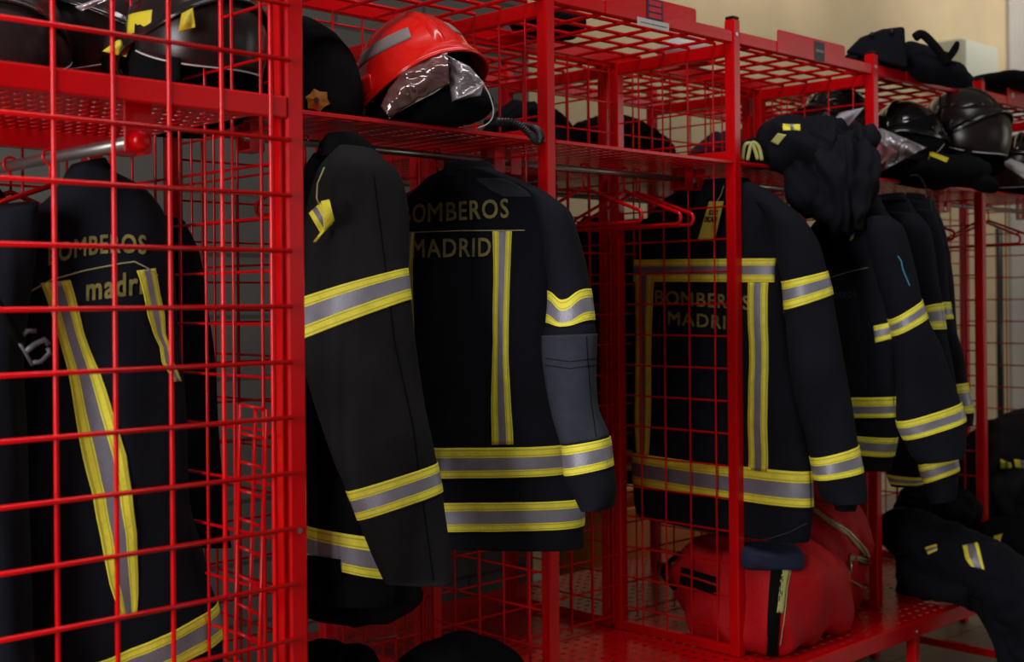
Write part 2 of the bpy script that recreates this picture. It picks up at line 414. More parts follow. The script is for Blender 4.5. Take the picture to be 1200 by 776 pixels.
# ------------------------------------------------------------------ the turned locker at the left, mesh side towards us
def side_locker():
    X1 = -1.841; X0 = -2.62; Y0 = -.38; Y1 = .44; P = .038
    r = thing('locker', (X1, Y0, 0), 'red locker in the left foreground, its wire mesh side closing the view', 'locker')
    for (px, py) in ((X1-P, Y0), (X0, Y0), (X1-P, Y1-P), (X0, Y1-P)):
        mb = MB(); mb.box(px, px+P, py, py+P, 0.012, 2.38, bev=.004); fp = build('post', mb, RED, r)
        mb = MB(); mb.box(px+.001, px+P-.001, py+.001, py+P-.001, 0.0, .012); build('foot', mb, CAPM, fp)
    mb = MB(); s = W(350.5, 622, Y=Y0); mb.tube([(s.x, Y0+.001, s.z), (s.x, Y0-.003, s.z)], .005, 12); build('screw', mb, SCREW, r)
    # inner stile beside the right post
    mb = MB(); mb.box(X1-P-.008, X1-P+.001, Y0+.010, Y0+.030, .4, 2.33, bev=.002); build('stile', mb, RED, r)
    mb = MB(); mb.box(X0+P, X1-P+.001, Y0-.002, Y0+.012, 1.850, 1.890, bev=.003); build('cross_rail', mb, RED, r)
    mb = MB(); mb.box(X0+P, X1-P, Y0+.002, Y0+.03, 2.30, 2.34, bev=.003); build('top_rail', mb, RED, r)
    mb = MB(); mb.box(X0+P, X1-P, Y0+.002, Y0+.03, .40, .44, bev=.003); build('bottom_rail', mb, RED, r)
    mb = MB(); x = -1.913
    while x > X0+P: mb.tube([(x, Y0-.0005, .42), (x, Y0-.0005, 2.32)], .0042, 8, cap=False); x -= .1
    z = 1.514-1.1
    while z < 1.86:
        if z > .44: mb.tube([(X0+.01, Y0-.006, z), (X1-P+.004, Y0-.006, z)], .0042, 8)
        z += .0998
    for z in (1.955, 2.054, 2.154, 2.254): mb.tube([(X0+.01, Y0-.006, z), (X1-P+.004, Y0-.006, z)], .0042, 8)
    build('side_mesh', mb, RED, r, smooth=True)
    # mesh closing the back (the side towards the open row)
    mb = MB(); xx = X1-P/2
    y = Y0+P+.075
    while y < Y1-P: mb.tube([(xx, y, .42), (xx, y, 2.3)], WR, 6, cap=False); y += .1
    z = .48
    while z < 2.3: mb.tube([(xx+.005, Y0+P, z), (xx+.005, Y1-P, z)], WR, 6, cap=False); z += .0998
    build('back_mesh', mb, RED, r, smooth=True)
    mb = MB(); mb.box(xx-.012, xx+.012, Y0+P, Y1-P, 2.30, 2.34); build('top_rail', mb, RED, r)
    mb = MB(); mb.box(X0+.01, X1-.01, Y1-P+.004, Y1-.004, 2.30, 2.34); build('top_rail', mb, RED, r)
    mb = MB(); x = X0+.1
    while x < X1-P: mb.tube([(x, Y1-.02, .42), (x, Y1-.02, 2.3)], WR, 6, cap=False); x += .1
    z = .48
    while z < 2.3: mb.tube([(X0+P, Y1-.015, z), (X1-P, Y1-.015, z)], WR, 6, cap=False); z += .0998
    build('side_mesh', mb, RED, r, smooth=True)
    mb = MB(); mb.perforated(X0+.02, X1-P-.002, Y0+.015, Y1-P, 1.868, .0235, .052, .0055, .018); sh = build('shelf', mb, RED, r, solid=.0016, weld=True)
    mb = MB(); mb.box(X0+.02, X1-P-.002, Y0+.55, Y0+.58, 1.83, 1.866); build('cross_rail', mb, RED, sh)
    c = W(163, 165, Y=Y0+.06)
    mb = MB(); mb.tube([c+Vector((0,.012,0)), (c.x, Y1-.03, c.z)], .011, 14); rod = build('clothes_rail', mb, STEEL, r, smooth=True)
    mb = MB(); mb.tube([c+Vector((0,-.018,0)), c+Vector((0,-.016,0)), c+Vector((0,-.006,0)), c+Vector((0,.016,0))], [.006, .0145, .0175, .0175], 18); build('end_cap', mb, RED, rod, smooth=True)
    mb = MB(); mb.box(c.x-.026, c.x+.026, c.y+.002, c.y+.006, c.z-.02, 1.866, bev=.002); mb.box(c.x+.022, c.x+.026, c.y+.006, c.y+.05, c.z-.02, 1.866)
    build('rail_bracket', mb, RED, rod)
    mb = MB(); mb.box(c.x-.02, c.x+.02, Y1-P-.03, Y1-P+.004, c.z-.02, 1.866); build('rail_bracket', mb, RED, rod)
    mb = MB(); mb.box(X0+.02, X1-P-.002, Y0+.02, Y1-.02, .38, .4); build('base_plate', mb, RED, r)
    return c
CROD = side_locker()

# leaning wire rack inside the left locker
def wire_rack():
    p = [W(312, 480, X=-1.905), W(281, 474, X=-1.935)]; q = [W(297, 800, X=-1.93), W(272, 800, X=-1.965)]
    q = [W(297, 1030, X=-1.93), W(272, 1010, X=-1.965)]
    r = thing('wire_rack', (q[0].x, q[0].y, q[0].z), 'narrow red wire rack leaning inside the left mesh locker', 'rack')
    a0, b0 = p; a1, b1 = q
    a2 = a0+Vector((.0, .035, 0)); a3 = a1+Vector((.0, .035, 0))
    for s, e in ((a0, a1), (b0, b1), (a2, a3)):
        mb = MB(); mb.tube([s, e], .004, 8); build('upright', mb, RED, r, smooth=True)
    N = 16
    for i in range(N+1):
        t = i/N
        for s, e in ((a0.lerp(a1, t), b0.lerp(b1, t)), (a0.lerp(a1, t), a2.lerp(a3, t))):
            mb = MB(); mb.tube([s, e], .003, 6); build('rung', mb, RED, r, smooth=True)
wire_rack()

# ------------------------------------------------------------------ hangers
def hanger_proto():
    r = thing('coat_hanger', (0, 0, 0), 'x', 'hanger')
    pts = []; w_ = .205
    n0 = Vector((0, 0, -.055)); 
    def arc(c, rad, a0, a1, n): return [Vector((0, c[0]+rad*math.cos(a0+(a1-a0)*i/n), c[1]+rad*math.sin(a0+(a1-a0)*i/n))) for i in range(n+1)]
    pts = [n0] + [Vector((0, -w_+.012, -.128))] + arc((-w_+.012, -.146), .018, PI*.62, PI*1.5, 6) + arc((w_-.012, -.146), .018, -PI*.5, PI*.38, 6) + [n0]
    mb = MB(); mb.tube(pts, .0052, 8); build('shoulder_bar', mb, RED, r, smooth=True)
    mb = MB(); hk = [Vector((0, 0, -.06)), Vector((0, 0, -.02))] + arc((0.0, .0), .0145, -PI*.45, PI*1.0, 10)
    mb.tube(hk, .0028, 8); build('hook', mb, RED, r, smooth=True)
    return r
HP = hanger_proto(); _used = [False]
def hanger(x, y, z, label, rz=0.0, group='red coat hangers'):
    if not _used[0]: o = HP; _used[0] = True
    else: o = copy_tree(HP)
    o.location = (x, y, z); o.rotation_euler.z = rz; LOC[o.name] = Vector((x, y, z))
    o['label'] = label; o['group'] = group
for (x, lab, rz) in ((-.47, 'empty red hanger at the left of the empty locker', .04), (-.29, 'empty red hanger, middle one in the empty locker', 0.0), (-.235, 'empty red hanger, rightmost in the empty locker', .02),
                     (.30, 'bare red hanger behind the jacket above the duffel bags', 0.1), (1.36, 'bare red hanger right of the navy coats, beside the helmet shelf', 0.05),
                     (2.02, 'bare red hanger at the far right edge of the photo', -.3), (2.1, 'second bare red hanger behind the one at the far right edge', -.15)):
    hanger(x, YROD, ZROD+.003, lab, rz)
for (y, lab) in ((.025, 'red hanger on the rod end nearest the mesh in the left locker'), (.205, 'red hanger second from the mesh in the left locker')):
    hanger(CROD.x, y, CROD.z+.003, lab, PI/2)

# ------------------------------------------------------------------ cloth lofts
def P_end(px, py, d):
    k, v = d
    return W(px, py, **{k: v})
class Loft:
    """a garment tube. rows: (xl,yl,xr,yr,depthL,depthR,b) measured edges and half thickness b"""
    def __init__(s, rows, seed=0, amp=.006, fs=(9, 3.0), n=2.4, warp=.0):
        s.rows = rows; s.C = []; s.A = []; s.B = []; s.seed = seed; s.amp = amp; s.fs = fs; s.e = 2/n; s.warp = warp
        for (xl, yl, xr, yr, dl, dr, b) in rows:
            L = P_end(xl, yl, dl); R = P_end(xr, yr, dr); C = (L+R)/2; A = (R-L)/2
            s.C.append(C); s.A.append(A)
        for i in range(len(rows)):
            ax = (s.C[min(i+1, len(rows)-1)] - s.C[max(i-1, 0)]).normalized()
            axv = ax*.15 + Vector((0, 0, -1))*.85 if abs(s.A[i].normalized().z) < .8 else ax
            B = s.A[i].cross(axv)
            if B.dot(s.C[i]-CAM) > 0: B = -B
            B.normalize(); s.B.append(B*rows[i][6])
        s.N = len(rows)-1
    def _cr(s, arr, t):
        t = max(0, min(s.N-1e-6, t)); i = int(t); f = t-i
        p1, p2 = arr[i], arr[i+1]; p0 = arr[i-1] if i > 0 else p1*2-p2; p3 = arr[i+2] if i+2 <= s.N else p2*2-p1
        m1 = (p2-p0)*.5; m2 = (p3-p1)*.5
        # monotone-ish: damp tangents
        f2, f3 = f*f, f*f*f
        return p1*(2*f3-3*f2+1) + m1*(f3-2*f2+f)*.8 + p2*(-2*f3+3*f2) + m2*(f3-f2)*.8
    def P(s, t, u, off=0.0):
        C, A, B = s._cr(s.C, t), s._cr(s.A, t), s._cr(s.B, t)
        cu, su = math.cos(u), math.sin(u)
        c = math.copysign(abs(cu)**s.e, cu); d = math.copysign(abs(su)**s.e, su)
        p = C + A*c + B*d
        nrm = (A*(cu/max(A.length, .01)**2) + B*(su/max(B.length, .01)**2)).normalized()
        q = Vector((p.x*s.fs[0], p.y*s.fs[0], p.z*s.fs[1])) + Vector((s.seed*7.3, s.seed*3.1, s.seed*1.7))
        k = noise.noise(q)*1.0 + noise.noise(q*2.3)*.45
        r = 1-abs(noise.noise(q*.8+Vector((5, 5, 5))))*2
        return p + nrm*(s.amp*(k*1.2 + r*.5) + off)
    def tfrac(s, py, f=.5):
        """row position for a measured height py at lateral fraction f (0 left..1 right)"""
        ys = [r[1]*(1-f)+r[3]*f for r in s.rows]
        for i in range(s.N):
            if (ys[i]-py)*(ys[i+1]-py) <= 0 and ys[i] != ys[i+1]: return i+(py-ys[i])/(ys[i+1]-ys[i])
        return 0 if py < ys[0] else s.N
    def s_at(s, px, t):
        t = max(0, min(s.N-1e-6, t)); i = int(t); f = t-i
        xl = s.rows[i][0]*(1-f)+s.rows[i+1][0]*f; xr = s.rows[i][2]*(1-f)+s.rows[i+1][2]*f
        return max(-1, min(1, 2*(px-xl)/(xr-xl)-1))
    def solve(s, px, py):
        """row and lateral position of the point of the cloth seen at a measured place"""
        t = s.tfrac(py, .5)
        for _ in range(3):
            sv = s.s_at(px, t); t = s.tfrac(py, (sv+1)/2)
        sv = s.s_at(px, t)
        for _ in range(10):
            C, A, B = s._cr(s.C, t), s._cr(s.A, t), s._cr(s.B, t); u = s.u_of(sv)
            p = C + A*sv + B*(abs(math.sin(u))**s.e) - CAM
            F = p.dot(fwd); qx = CX+FPX*p.dot(RT)/F; qy = CY-FPX*p.dot(UP)/F
            i = max(0, min(s.N-1, int(t))); w_ = s.rows[i][2]-s.rows[i][0]; h_ = ((s.rows[i+1][1]+s.rows[i+1][3])-(s.rows[i][1]+s.rows[i][3]))/2
            sv = max(-.985, min(.985, sv+(px-qx)*1.6/w_)); t = max(0, min(s.N, t+(py-qy)*.7/max(h_, 12)))
        return t, sv
    def u_of(s, sv):
        return math.acos(max(-1, min(1, math.copysign(abs(sv)**(1/s.e), sv))))
    def body(s, name, m_, parent, nt=None, nu=56, t0=0, t1=None, captop=True, capbot=True, dens=10, sub=0):
        t1 = s.N if t1 is None else t1; nt = nt or int((t1-t0)*dens)
        mb = MB(); mb.grid(lambda a, b: s.P(t0+(t1-t0)*b, 2*PI*a), nu, nt, closeu=True, flip=True)
        for (tt, do, sg) in ((t0, captop, 1), (t1, capbot, -1)):
            if not do: continue
            C = s._cr(s.C, tt); base = len(mb.v); mb.v.append(C)
            ring = [0 if False else 0]*nu
            for a in range(nu):
                mb.v.append(s.P(tt, 2*PI*a/nu))
            for a in range(nu):
                f = (base, base+1+a, base+1+(a+1) % nu); mb.f.append(f if sg > 0 else f[::-1]); mb.m.append(0)
        return build(name, mb, m_, parent, smooth=True, weld=True, sub=sub)
    def band(s, name, parent, t0, t1, u0=0.0, u1=2*PI, mats=(YEL, SIL, YST), off=.0022, nu=64, warpf=None, split=(.3, .7), label=None):
        mb = MB(); w_ = warpf or (lambda a: 0)
        def fn(a, b):
            return s.P(t0+(t1-t0)*b + w_(a), u0+(u1-u0)*a, off)
        n = 30
        def mi(a, b):
            if split[0] < b < split[1]: return 1
            if len(mats) > 2 and (.055 < b < .09 or split[0]-.075 < b < split[0]-.035 or split[1]+.035 < b < split[1]+.075 or .91 < b < .945): return 2
            return 0
        mb.grid(fn, nu, n, flip=True, mfn=mi)
        return build(name, mb, list(mats), parent, smooth=True, solid=.0012, label=label)
    def vstripe(s, name, parent, pts, mats=(YEL, SIL, YST), off=.0024, split=(.32, .68), side=1, nt=40):
        """pts: (py, xl, xr) measured edges of the tape down the back"""
        P_ = []
        for (py, xl, xr) in pts:
            tl, sl = s.solve(xl, py); tr_, sr_ = s.solve(xr, py)
            P_.append(((tl+tr_)/2, sl, sr_))
        def fn(a, b):
            k = b*(len(P_)-1); i = min(int(k), len(P_)-2); f = k-i
            t = P_[i][0]*(1-f)+P_[i+1][0]*f; l_ = P_[i][1]*(1-f)+P_[i+1][1]*f; r_ = P_[i][2]*(1-f)+P_[i+1][2]*f
            return s.P(t, side*s.u_of(l_*(1-a)+r_*a), off)
        mb = MB()
        def mi(a, b):
            if split[0] < a < split[1]: return 1
            if len(mats) > 2 and (.05 < a < .09 or split[0]-.075 < a < split[0]-.03 or split[1]+.03 < a < split[1]+.075 or .91 < a < .95): return 2
            return 0
        mb.grid(fn, 28, nt, mfn=mi)
        return build(name, mb, list(mats), parent, smooth=True, solid=.0012)
    def text(s, name, parent, body, x0, y0, x1, y1, hgt, m_=None, off=.0022, bend=0.0, bold=.0, shear=0.0, squeeze=1.0):
        """lettering printed on the back: baseline from (x0,y0) to (x1,y1), cap height hgt (px)"""
        cu = bpy.data.curves.new(name, 'FONT'); cu.body = body; cu.size = 1.0; cu.resolution_u = 3; cu.shear = shear
        cu.space_character = 1.12
        o = bpy.data.objects.new('tmp', cu); COL.objects.link(o)
        dg = bpy.context.evaluated_depsgraph_get(); me = bpy.data.meshes.new_from_object(o.evaluated_get(dg))
        bpy.data.objects.remove(o)
        import bmesh
        bm = bmesh.new(); bm.from_mesh(me); bmesh.ops.triangulate(bm, faces=bm.faces)
        x_lo = min(v.co.x for v in bm.verts); x_hi = max(v.co.x for v in bm.verts); y_lo = min(v.co.y for v in bm.verts); y_hi = max(v.co.y for v in bm.verts)
        for ax_, lo, hi in ((0, x_lo, x_hi), (1, y_lo, y_hi)):
            q = lo+.09
            while q < hi:
                co = (q, 0, 0) if ax_ == 0 else (0, q, 0); no = (1, 0, 0) if ax_ == 0 else (0, 1, 0)
                bmesh.ops.bisect_plane(bm, geom=bm.verts[:]+bm.edges[:]+bm.faces[:], plane_co=co, plane_no=no, dist=1e-5); q += .09
        xs = [v.co.x for v in bm.verts]; a, b = min(xs), max(xs); ys = [v.co.y for v in bm.verts]; cap = max(ys) if max(ys) > .5 else .7
        mb = MB()
        bm.verts.index_update()
        for k, (dx, dy) in enumerate(((-1, -1), (1, 1), (-1, 1), (1, -1))):     # thick strokes: the print laid down four times, a hair apart
            base = len(mb.v)
            for v in bm.verts:
                f = (v.co.x+dx*bold-a)/(b-a); px = x0+(x1-x0)*f; py = y0+(y1-y0)*f - bend*4*f*(1-f) - (v.co.y+dy*bold)/cap*hgt
                t, sv = s.solve(px, py)
                mb.v.append(s.P(t, s.u_of(sv), off+.00008*k))
            for f in bm.faces: mb.f.append(tuple(base+v.index for v in f.verts)); mb.m.append(0)
        bm.free()
        return build(name, mb, m_ or LETT, parent, smooth=False)
    def line(s, name, parent, pts, r=.0014, m_=None, side=1):
        q = []
        for k in range(len(pts)-1):
            for j in range(8):
                f = j/8; px = pts[k][0]*(1-f)+pts[k+1][0]*f; py = pts[k][1]*(1-f)+pts[k+1][1]*f
                t, sv = s.solve(px, py); q.append(s.P(t, side*s.u_of(sv), .002))
        mb = MB(); mb.tube(q, r, 5); return build(name, mb, m_ or PIPE, parent, smooth=True)

def rows(lst, dl, dr, b):
    """lst of (xl,yl,xr,yr[,b]); dl/dr depth keys, either fixed or interpolated pairs"""
    out = []; n = len(lst)-1
    for i, q in enumerate(lst):
        f = i/n
        def D_(d): return (d[0], d[1]*(1-f)+d[2]*f) if len(d) == 3 else d
        bb = q[4] if len(q) > 4 else (b[0]*(1-f)+b[1]*f if isinstance(b, tuple) else b)
        out.append((q[0], q[1], q[2], q[3], D_(dl), D_(dr), bb))
    return out
JG = 'firefighter jackets hanging in the lockers'
from mathutils.bvhtree import BVHTree
def bvh(o):
    L = LOC[o.name]; me = o.data
    return BVHTree.FromPolygons([v.co + L for v in me.vertices], [tuple(p.vertices) for p in me.polygons])
def hit(tree, px, py, off=.002, fallF=None):
    d = ray(px, py); dn = d.normalized(); r = tree.ray_cast(CAM, dn)
    if r[0] is None:
        r2 = tree.find_nearest(W(px, py, F=fallF or 3.5)); n = r2[1] if r2[1].dot(dn) < 0 else -r2[1]
        return r2[0] + n*off
    n = r[1] if r[1].dot(dn) < 0 else -r[1]
    return r[0] + n*off
def patch(name, o, parent, rws, m_, off=.0025, nx=8, ny=6, mfn=None, solid=.0012, fallF=None, label=None):
    """cloth or print lying on the surface of o; rws (xl,yl,xr,yr)"""
    tr = bvh(o); mb = MB()
    def fn(a, b):
        k = b*(len(rws)-1); i = min(int(k), len(rws)-2); f = k-i
        q = [rws[i][j]*(1-f)+rws[i+1][j]*f for j in range(4)]
        return hit(tr, q[0]*(1-a)+q[2]*a, q[1]*(1-a)+q[3]*a, off, fallF)
    mb.grid(fn, nx, ny*(len(rws)-1), mfn=mfn)
    return build(name, mb, m_, parent, smooth=True, solid=solid, label=label)
def pathline(name, o, parent, pts, r, m_, off=.001, fallF=None, n=10):
    tr = bvh(o); q = []
    for k in range(len(pts)-1):
        for j in range(n):
            f = j/n; q.append(hit(tr, pts[k][0]*(1-f)+pts[k+1][0]*f, pts[k][1]*(1-f)+pts[k+1][1]*f, off, fallF))
    q.append(hit(tr, *pts[-1], off, fallF)); mb = MB(); mb.tube(q, r, 6); return build(name, mb, m_, parent, smooth=True)
def flat_text(name, parent, body, P0, ex, ey, width, height, m_, thick=.0006):
    """lettering lying on a flat thing: P0 lower left, ex/ey unit directions"""
    cu = bpy.data.curves.new(name, 'FONT'); cu.body = body; cu.size = 1
    o = bpy.data.objects.new('tmp', cu); COL.objects.link(o); dg = bpy.context.evaluated_depsgraph_get()
    me = bpy.data.meshes.new_from_object(o.evaluated_get(dg)); bpy.data.objects.remove(o)
    xs = [v.co.x for v in me.vertices]; ys = [v.co.y for v in me.vertices]; a, b = min(xs), max(xs); c, d = min(ys), max(ys)
    mb = MB()
    nrm = ex.cross(ey)
    if nrm.dot(P0-CAM) > 0: nrm = -nrm
    for k, (dx, dy) in enumerate(((-1, -1), (1, 1), (-1, 1), (1, -1))):
        base = len(mb.v)
        for v in me.vertices: mb.v.append(P0 + ex*((v.co.x-a)/(b-a)*width + dx*.0009) + ey*((v.co.y-c)/(d-c)*height + dy*.0009) + nrm*(.0006+.00005*k))
        for p in me.polygons: mb.f.append(tuple(base+i for i in p.vertices)); mb.m.append(0)
    return build(name, mb, m_, parent)

# ---- jacket with the town lettering, middle of the open locker
def X_(v): return ('X', v)
def F_(*v): return ('F', *v)
def root_of(loft, name, label, cat='jacket', group=JG):
    c = loft.C[-1]; return thing(name, (c.x, c.y, min(q.z for q in loft.C)), label, cat, group)
def collar(parent, c_rows, dl, dr, b, m_=NAVY, seed=3):
    lf = Loft(rows(c_rows, dl, dr, b), seed=seed, amp=.003); return lf.body('collar', m_, parent, nu=32, captop=True, capbot=False)

# jacket 2
tor = Loft(rows([(535,198,558,196), (510,208,592,208), (490,224,628,223), (468,248,648,244), (460,300,648,298), (456,400,646,399), (453,460,650,460),
                 (452,521,658,521), (452,556,660,555), (454,583,678,583), (456,617,680,616), (458,634,682,641)], F_(3.38,3.20), F_(3.0,3.12), (.05,.085)), seed=1, amp=.008)
j2 = root_of(tor, 'firefighter_jacket', 'navy firefighter jacket reading BOMBEROS MADRID beside the empty locker')
tb = tor.body('torso', NAVY, j2)
collar(j2, [(533,190,562,189), (528,198,572,198), (520,207,584,207)], F_(3.2), F_(3.1), .05)
tor.band('hem_band', j2, tor.tfrac(521), tor.tfrac(555.5))
tor.band('hem_band', j2, tor.tfrac(583.5), tor.tfrac(616.5))
tor.vstripe('back_stripe', j2, [(271,578,600), (330,580,599), (400,579,598), (460,577,599), (521,577,602)])
tor.vstripe('back_stripe', j2, [(272,477,487), (330,474,486), (400,472,486), (460,471,487), (521,470,490)])
tor.text('back_lettering', j2, 'BOMBEROS', 470, 262, 596, 254.5, 21.5, bold=.014)
tor.text('back_lettering', j2, 'MADRID', 485, 302, 576, 300, 21, bold=.014)
tor.line('back_piping', j2, [(470,273), (540,270.5), (627,270)])
yk = tor.vstripe('shoulder_yoke', j2, [(209,560,592), (214,565,607), (222,575,626), (231,592,636)], mats=(SLATE, SLATE), nt=20)
slv = Loft(rows([(600,212,640,226,.03), (622,228,662,243,.05), (634,262,669,257), (640,310,684,305), (644,343,691,341), (643,380,695,377), (639,392,697,390), (641,430,697,428),
                 (649,480,699,478), (659,521,712,512), (663,556,715,546), (672,575,719,568), (680,590,717,588), (688,597,712,596)], F_(3.0,2.92), F_(2.98,2.90), .062), seed=2, amp=.006)
sb = slv.body('sleeve', NAVY, j2, dens=8)
slv.band('sleeve_band', j2, 4.0, 5.0, warpf=lambda a: .35*math.exp(-((a-.27)/.09)**2)-.08)
slv.band('cuff_band', j2, 9.0, 10.0)
slv.band('elbow_patch', j2, 6.05, 8.95, u0=PI*.03, u1=PI*.97, mats=(SLATE, SLATE), off=.003)
pathline('seam', sb, j2, [(641,420), (668,424), (697,420)], .0009, BLACKF, off=.004)
pathline('seam', sb, j2, [(641,428), (668,432), (697,428)], .0009, BLACKF, off=.004)
pathline('seam', sb, j2, [(686,395), (688,430), (691,470), (698,512)], .0009, BLACKF, off=.004)
# left sleeve of the same jacket, behind
sl2 = Loft(rows([(470,232,505,216,.04), (450,262,490,262), (440,340,478,340), (438,430,476,430), (440,520,476,520), (446,560,474,562)], F_(3.5,3.35), F_(3.5,3.35), .05), seed=12)
sl2.body('sleeve', NAVY, j2)

# jacket 1 : big sleeve towards us
tor = Loft(rows([(372,182,430,174), (352,214,462,208), (346,262,470,255), (344,400,468,400), (346,540,458,545), (348,607,454,625), (352,648,456,673), (356,672,458,694), (372,700,455,704)],
                F_(2.98), F_(2.98), (.07,.085)), seed=4, amp=.010)
j1 = root_of(tor, 'firefighter_jacket', 'charcoal firefighter jacket hanging left of the BOMBEROS MADRID jacket, sleeve towards us')
TJ1 = tor.body('torso', BLACKF, j1)
tor.band('hem_band', j1, 5.0, 6.0)
collar(j1, [(384,160,420,158), (376,170,434,168), (372,186,446,184)], F_(2.9), F_(2.9), .07, BLACKF)
slv = Loft(rows([(398,172,436,176,.04), (376,196,464,200), (364,226,474,226), (356,262,478,256), (350,310,479,302), (347,352,478,315), (346,402,481,352), (364,452,489,418),
                 (386,512,502,488), (411,573,512,542), (424,607,518,576), (437,645,525,628), (449,676,531,670), (452,683,530,683)], F_(2.86,2.70), F_(2.86,2.70), (.075,.065)), seed=5, amp=.009, fs=(8, 2.5))
sb = slv.body('sleeve', CHAR, j1, dens=8)
slv.band('sleeve_band', j1, 5.0, 6.0); slv.band('cuff_band', j1, 9.0, 10.0)
pathline('seam', sb, j1, [(438,205), (450,300), (462,400), (484,500), (497,600), (508,680)], .0012, BLACKF)
def ribbon(name, parent, px, F, m_=(YEL, SIL), n=9):
    mb = MB()
    def fn(a, b):
        (x0, y0), (x1, y1), (x2, y2), (x3, y3) = px
        x = (x0*(1-a)+x1*a)*(1-b)+(x3*(1-a)+x2*a)*b; y = (y0*(1-a)+y1*a)*(1-b)+(y3*(1-a)+y2*a)*b
        return W(x, y, F=F-.012*math.sin(PI*b))
    mb.grid(fn, n, 8, mfn=lambda a, b: 1 if .3 < a < .7 else 0); return build(name, mb, list(m_), parent, smooth=True, solid=.002)
patch('pocket_flap', bpy.data.objects['torso.001'] if False else TJ1, j1, [(362,650,399,655), (362,665,400,668), (362,682,401,682)], BLACKF, off=.006, fallF=2.9)
ribbon('hanging_loop', j1, [(362,250), (375,238), (390,262), (376,274)], 2.72)
ribbon('hanging_loop', j1, [(376,236), (386,234), (392,258), (380,272)], 2.70, (YEL, YEL))
ribbon('hanging_loop', j1, [(376,272), (384,266), (370,284), (367,284)], 2.72, (YEL, YEL))
mb = MB(); mb.tube([W(380,196,F=2.72), W(372,215,F=2.72), W(371,232,F=2.71), W(374,240,F=2.71)], .0016, 8); build('drawcord', mb, PIPE, j1, smooth=True)

# jacket 3 : right half of the open row
tor = Loft(rows([(800,222,880,214), (775,238,912,232), (756,262,934,256), (748,305,916,303), (746,330,914,331), (745,380,918,385), (744,430,927,440), (744,480,936,490),
                 (745,529,947,552), (745,565,949,594), (747,590,948,618), (752,604,945,636)], X_(.11), X_(.09), (.05,.07)), seed=6, amp=.006)
j3 = root_of(tor, 'firefighter_jacket', 'navy firefighter jacket with yellow tag, hanging over the red duffel bags')
tb = tor.body('torso', NAVY, j3)
collar(j3, [(815,214,872,208), (808,222,880,216), (800,232,890,226)], X_(.12), X_(.10), .05)
tor.band('yoke_band', j3, 3.0, 4.0, u0=tor.u_of(.975), u1=2*PI-tor.u_of(.975))
tor.vstripe('back_stripe', j3, [(331,878,901), (400,879,901), (470,878,900), (552,876,900)])
tor.vstripe('back_stripe', j3, [(322,746,768), (400,746,764), (470,746,762), (533,747,760)])
tor.band('hem_band', j3, 8.0, 9.0)
tor.text('back_lettering', j3, 'BOMBEROS', 769, 356, 880, 363, 16, bold=.016)
tor.text('back_lettering', j3, 'MADRID', 784, 380, 868, 387, 15, bold=.016)
slv = Loft(rows([(885,236,925,242,.04), (898,258,946,264), (908,285,958,284), (920,329,967,318), (922,362,974,345), (927,420,984,404), (936,480,995,462),
                 (950,536,1003,521), (955,562,1008,552), (964,582,1013,572), (972,590,1013,587)], F_(3.80,3.74), F_(3.80,3.74), .06), seed=8, amp=.006)
sb = slv.body('sleeve', NAVY, j3)
slv.band('sleeve_band', j3, 3.0, 4.0); slv.band('cuff_band', j3, 7.0, 8.0)
cf = Loft(rows([(976,585,1006,583), (980,598,1002,598)], F_(3.75), F_(3.75), .03), seed=1, amp=.002); cf.body('inner_cuff', BLACKF, j3, nu=24)
pathline('hem_seam', tb, j3, [(872,634), (900,632), (925,624), (946,613)], .0018, SLATE, fallF=3.9)
# tag on its collar
A, B_, C_, D_ = W(831,236,X=.02), W(848,236,X=.02), W(837,283,X=.02), W(818,280,X=.02)
tg = thing('hanging_tag', tuple(D_), 'yellow card tag printed SOLO ESCAPE on the back of a navy jacket', 'tag')
mb = MB(); off = Vector((.0012, 0, 0)); mb.quad(A, B_, C_, D_); mb.quad(*(p+off for p in (D_, C_, B_, A)))
Q = (A, B_, C_, D_)
for i in range(4): mb.quad(Q[i], Q[i]+off, Q[(i+1) % 4]+off, Q[(i+1) % 4])
card = build('card', mb, TAGY, tg)
ex = (B_-A).normalized(); ey = (A-D_).normalized(); wdt = (B_-A).length
flat_text('printed_words', tg, 'SOLO', D_+ey*(A-D_).length*.64+ex*wdt*.22-off*.5, ex, ey, wdt*.62, .016, INK)
flat_text('printed_words', tg, 'ESCAPE', D_+ey*(A-D_).length*.46+ex*wdt*.10-off*.5, ex, ey, wdt*.82, .016, INK)
mb = MB(); mb.tube([(A+B_)/2+Vector((0,0,-.004)), W(845,228,X=.03), W(848,218,X=.05)], .0012, 6); build('string', mb, PIPE, tg)

# jackets 4-6, behind the third
tor = Loft(rows([(975,246,1030,240), (952,266,1045,262), (938,300,1050,298), (932,380,1050,378), (928,465,1046,465), (930,487,1049,489), (931,500,1048,513),
                 (932,521,1043,535), (934,540,1040,552)], X_(.50), X_(.46), (.05,.07)), seed=11, amp=.008)
j4 = root_of(tor, 'firefighter_jacket', 'dark navy firefighter jacket with faint small back lettering, right of the yellow tagged jacket')
t4 = tor.body('torso', NAVY, j4)
collar(j4, [(990,236,1028,232), (982,246,1034,242), (976,256,1038,250)], X_(.50), X_(.48), .04)
tor.band('hem_band', j4, 4.0, 5.0); tor.band('hem_band', j4, 6.0, 7.0)
patch('back_stripe', t4, j4, [(1024,382,1047,377), (1026,402,1048,396)], [YEL, SIL], ny=10, mfn=lambda a, b: 1 if .3 < b < .7 else 0, fallF=3.95)
tor.text('back_lettering', j4, 'BOMBEROS', 962, 352, 1004, 348, 7, bold=.014, m_=SLATE)
tor.line('back_piping', j4, [(972,326), (998,318), (1020,313)], r=.001)
patch('small_emblem', t4, j4, [(997,276,1003,272), (996,283,1000,280)], PIPE, nx=2, ny=2, fallF=3.9)
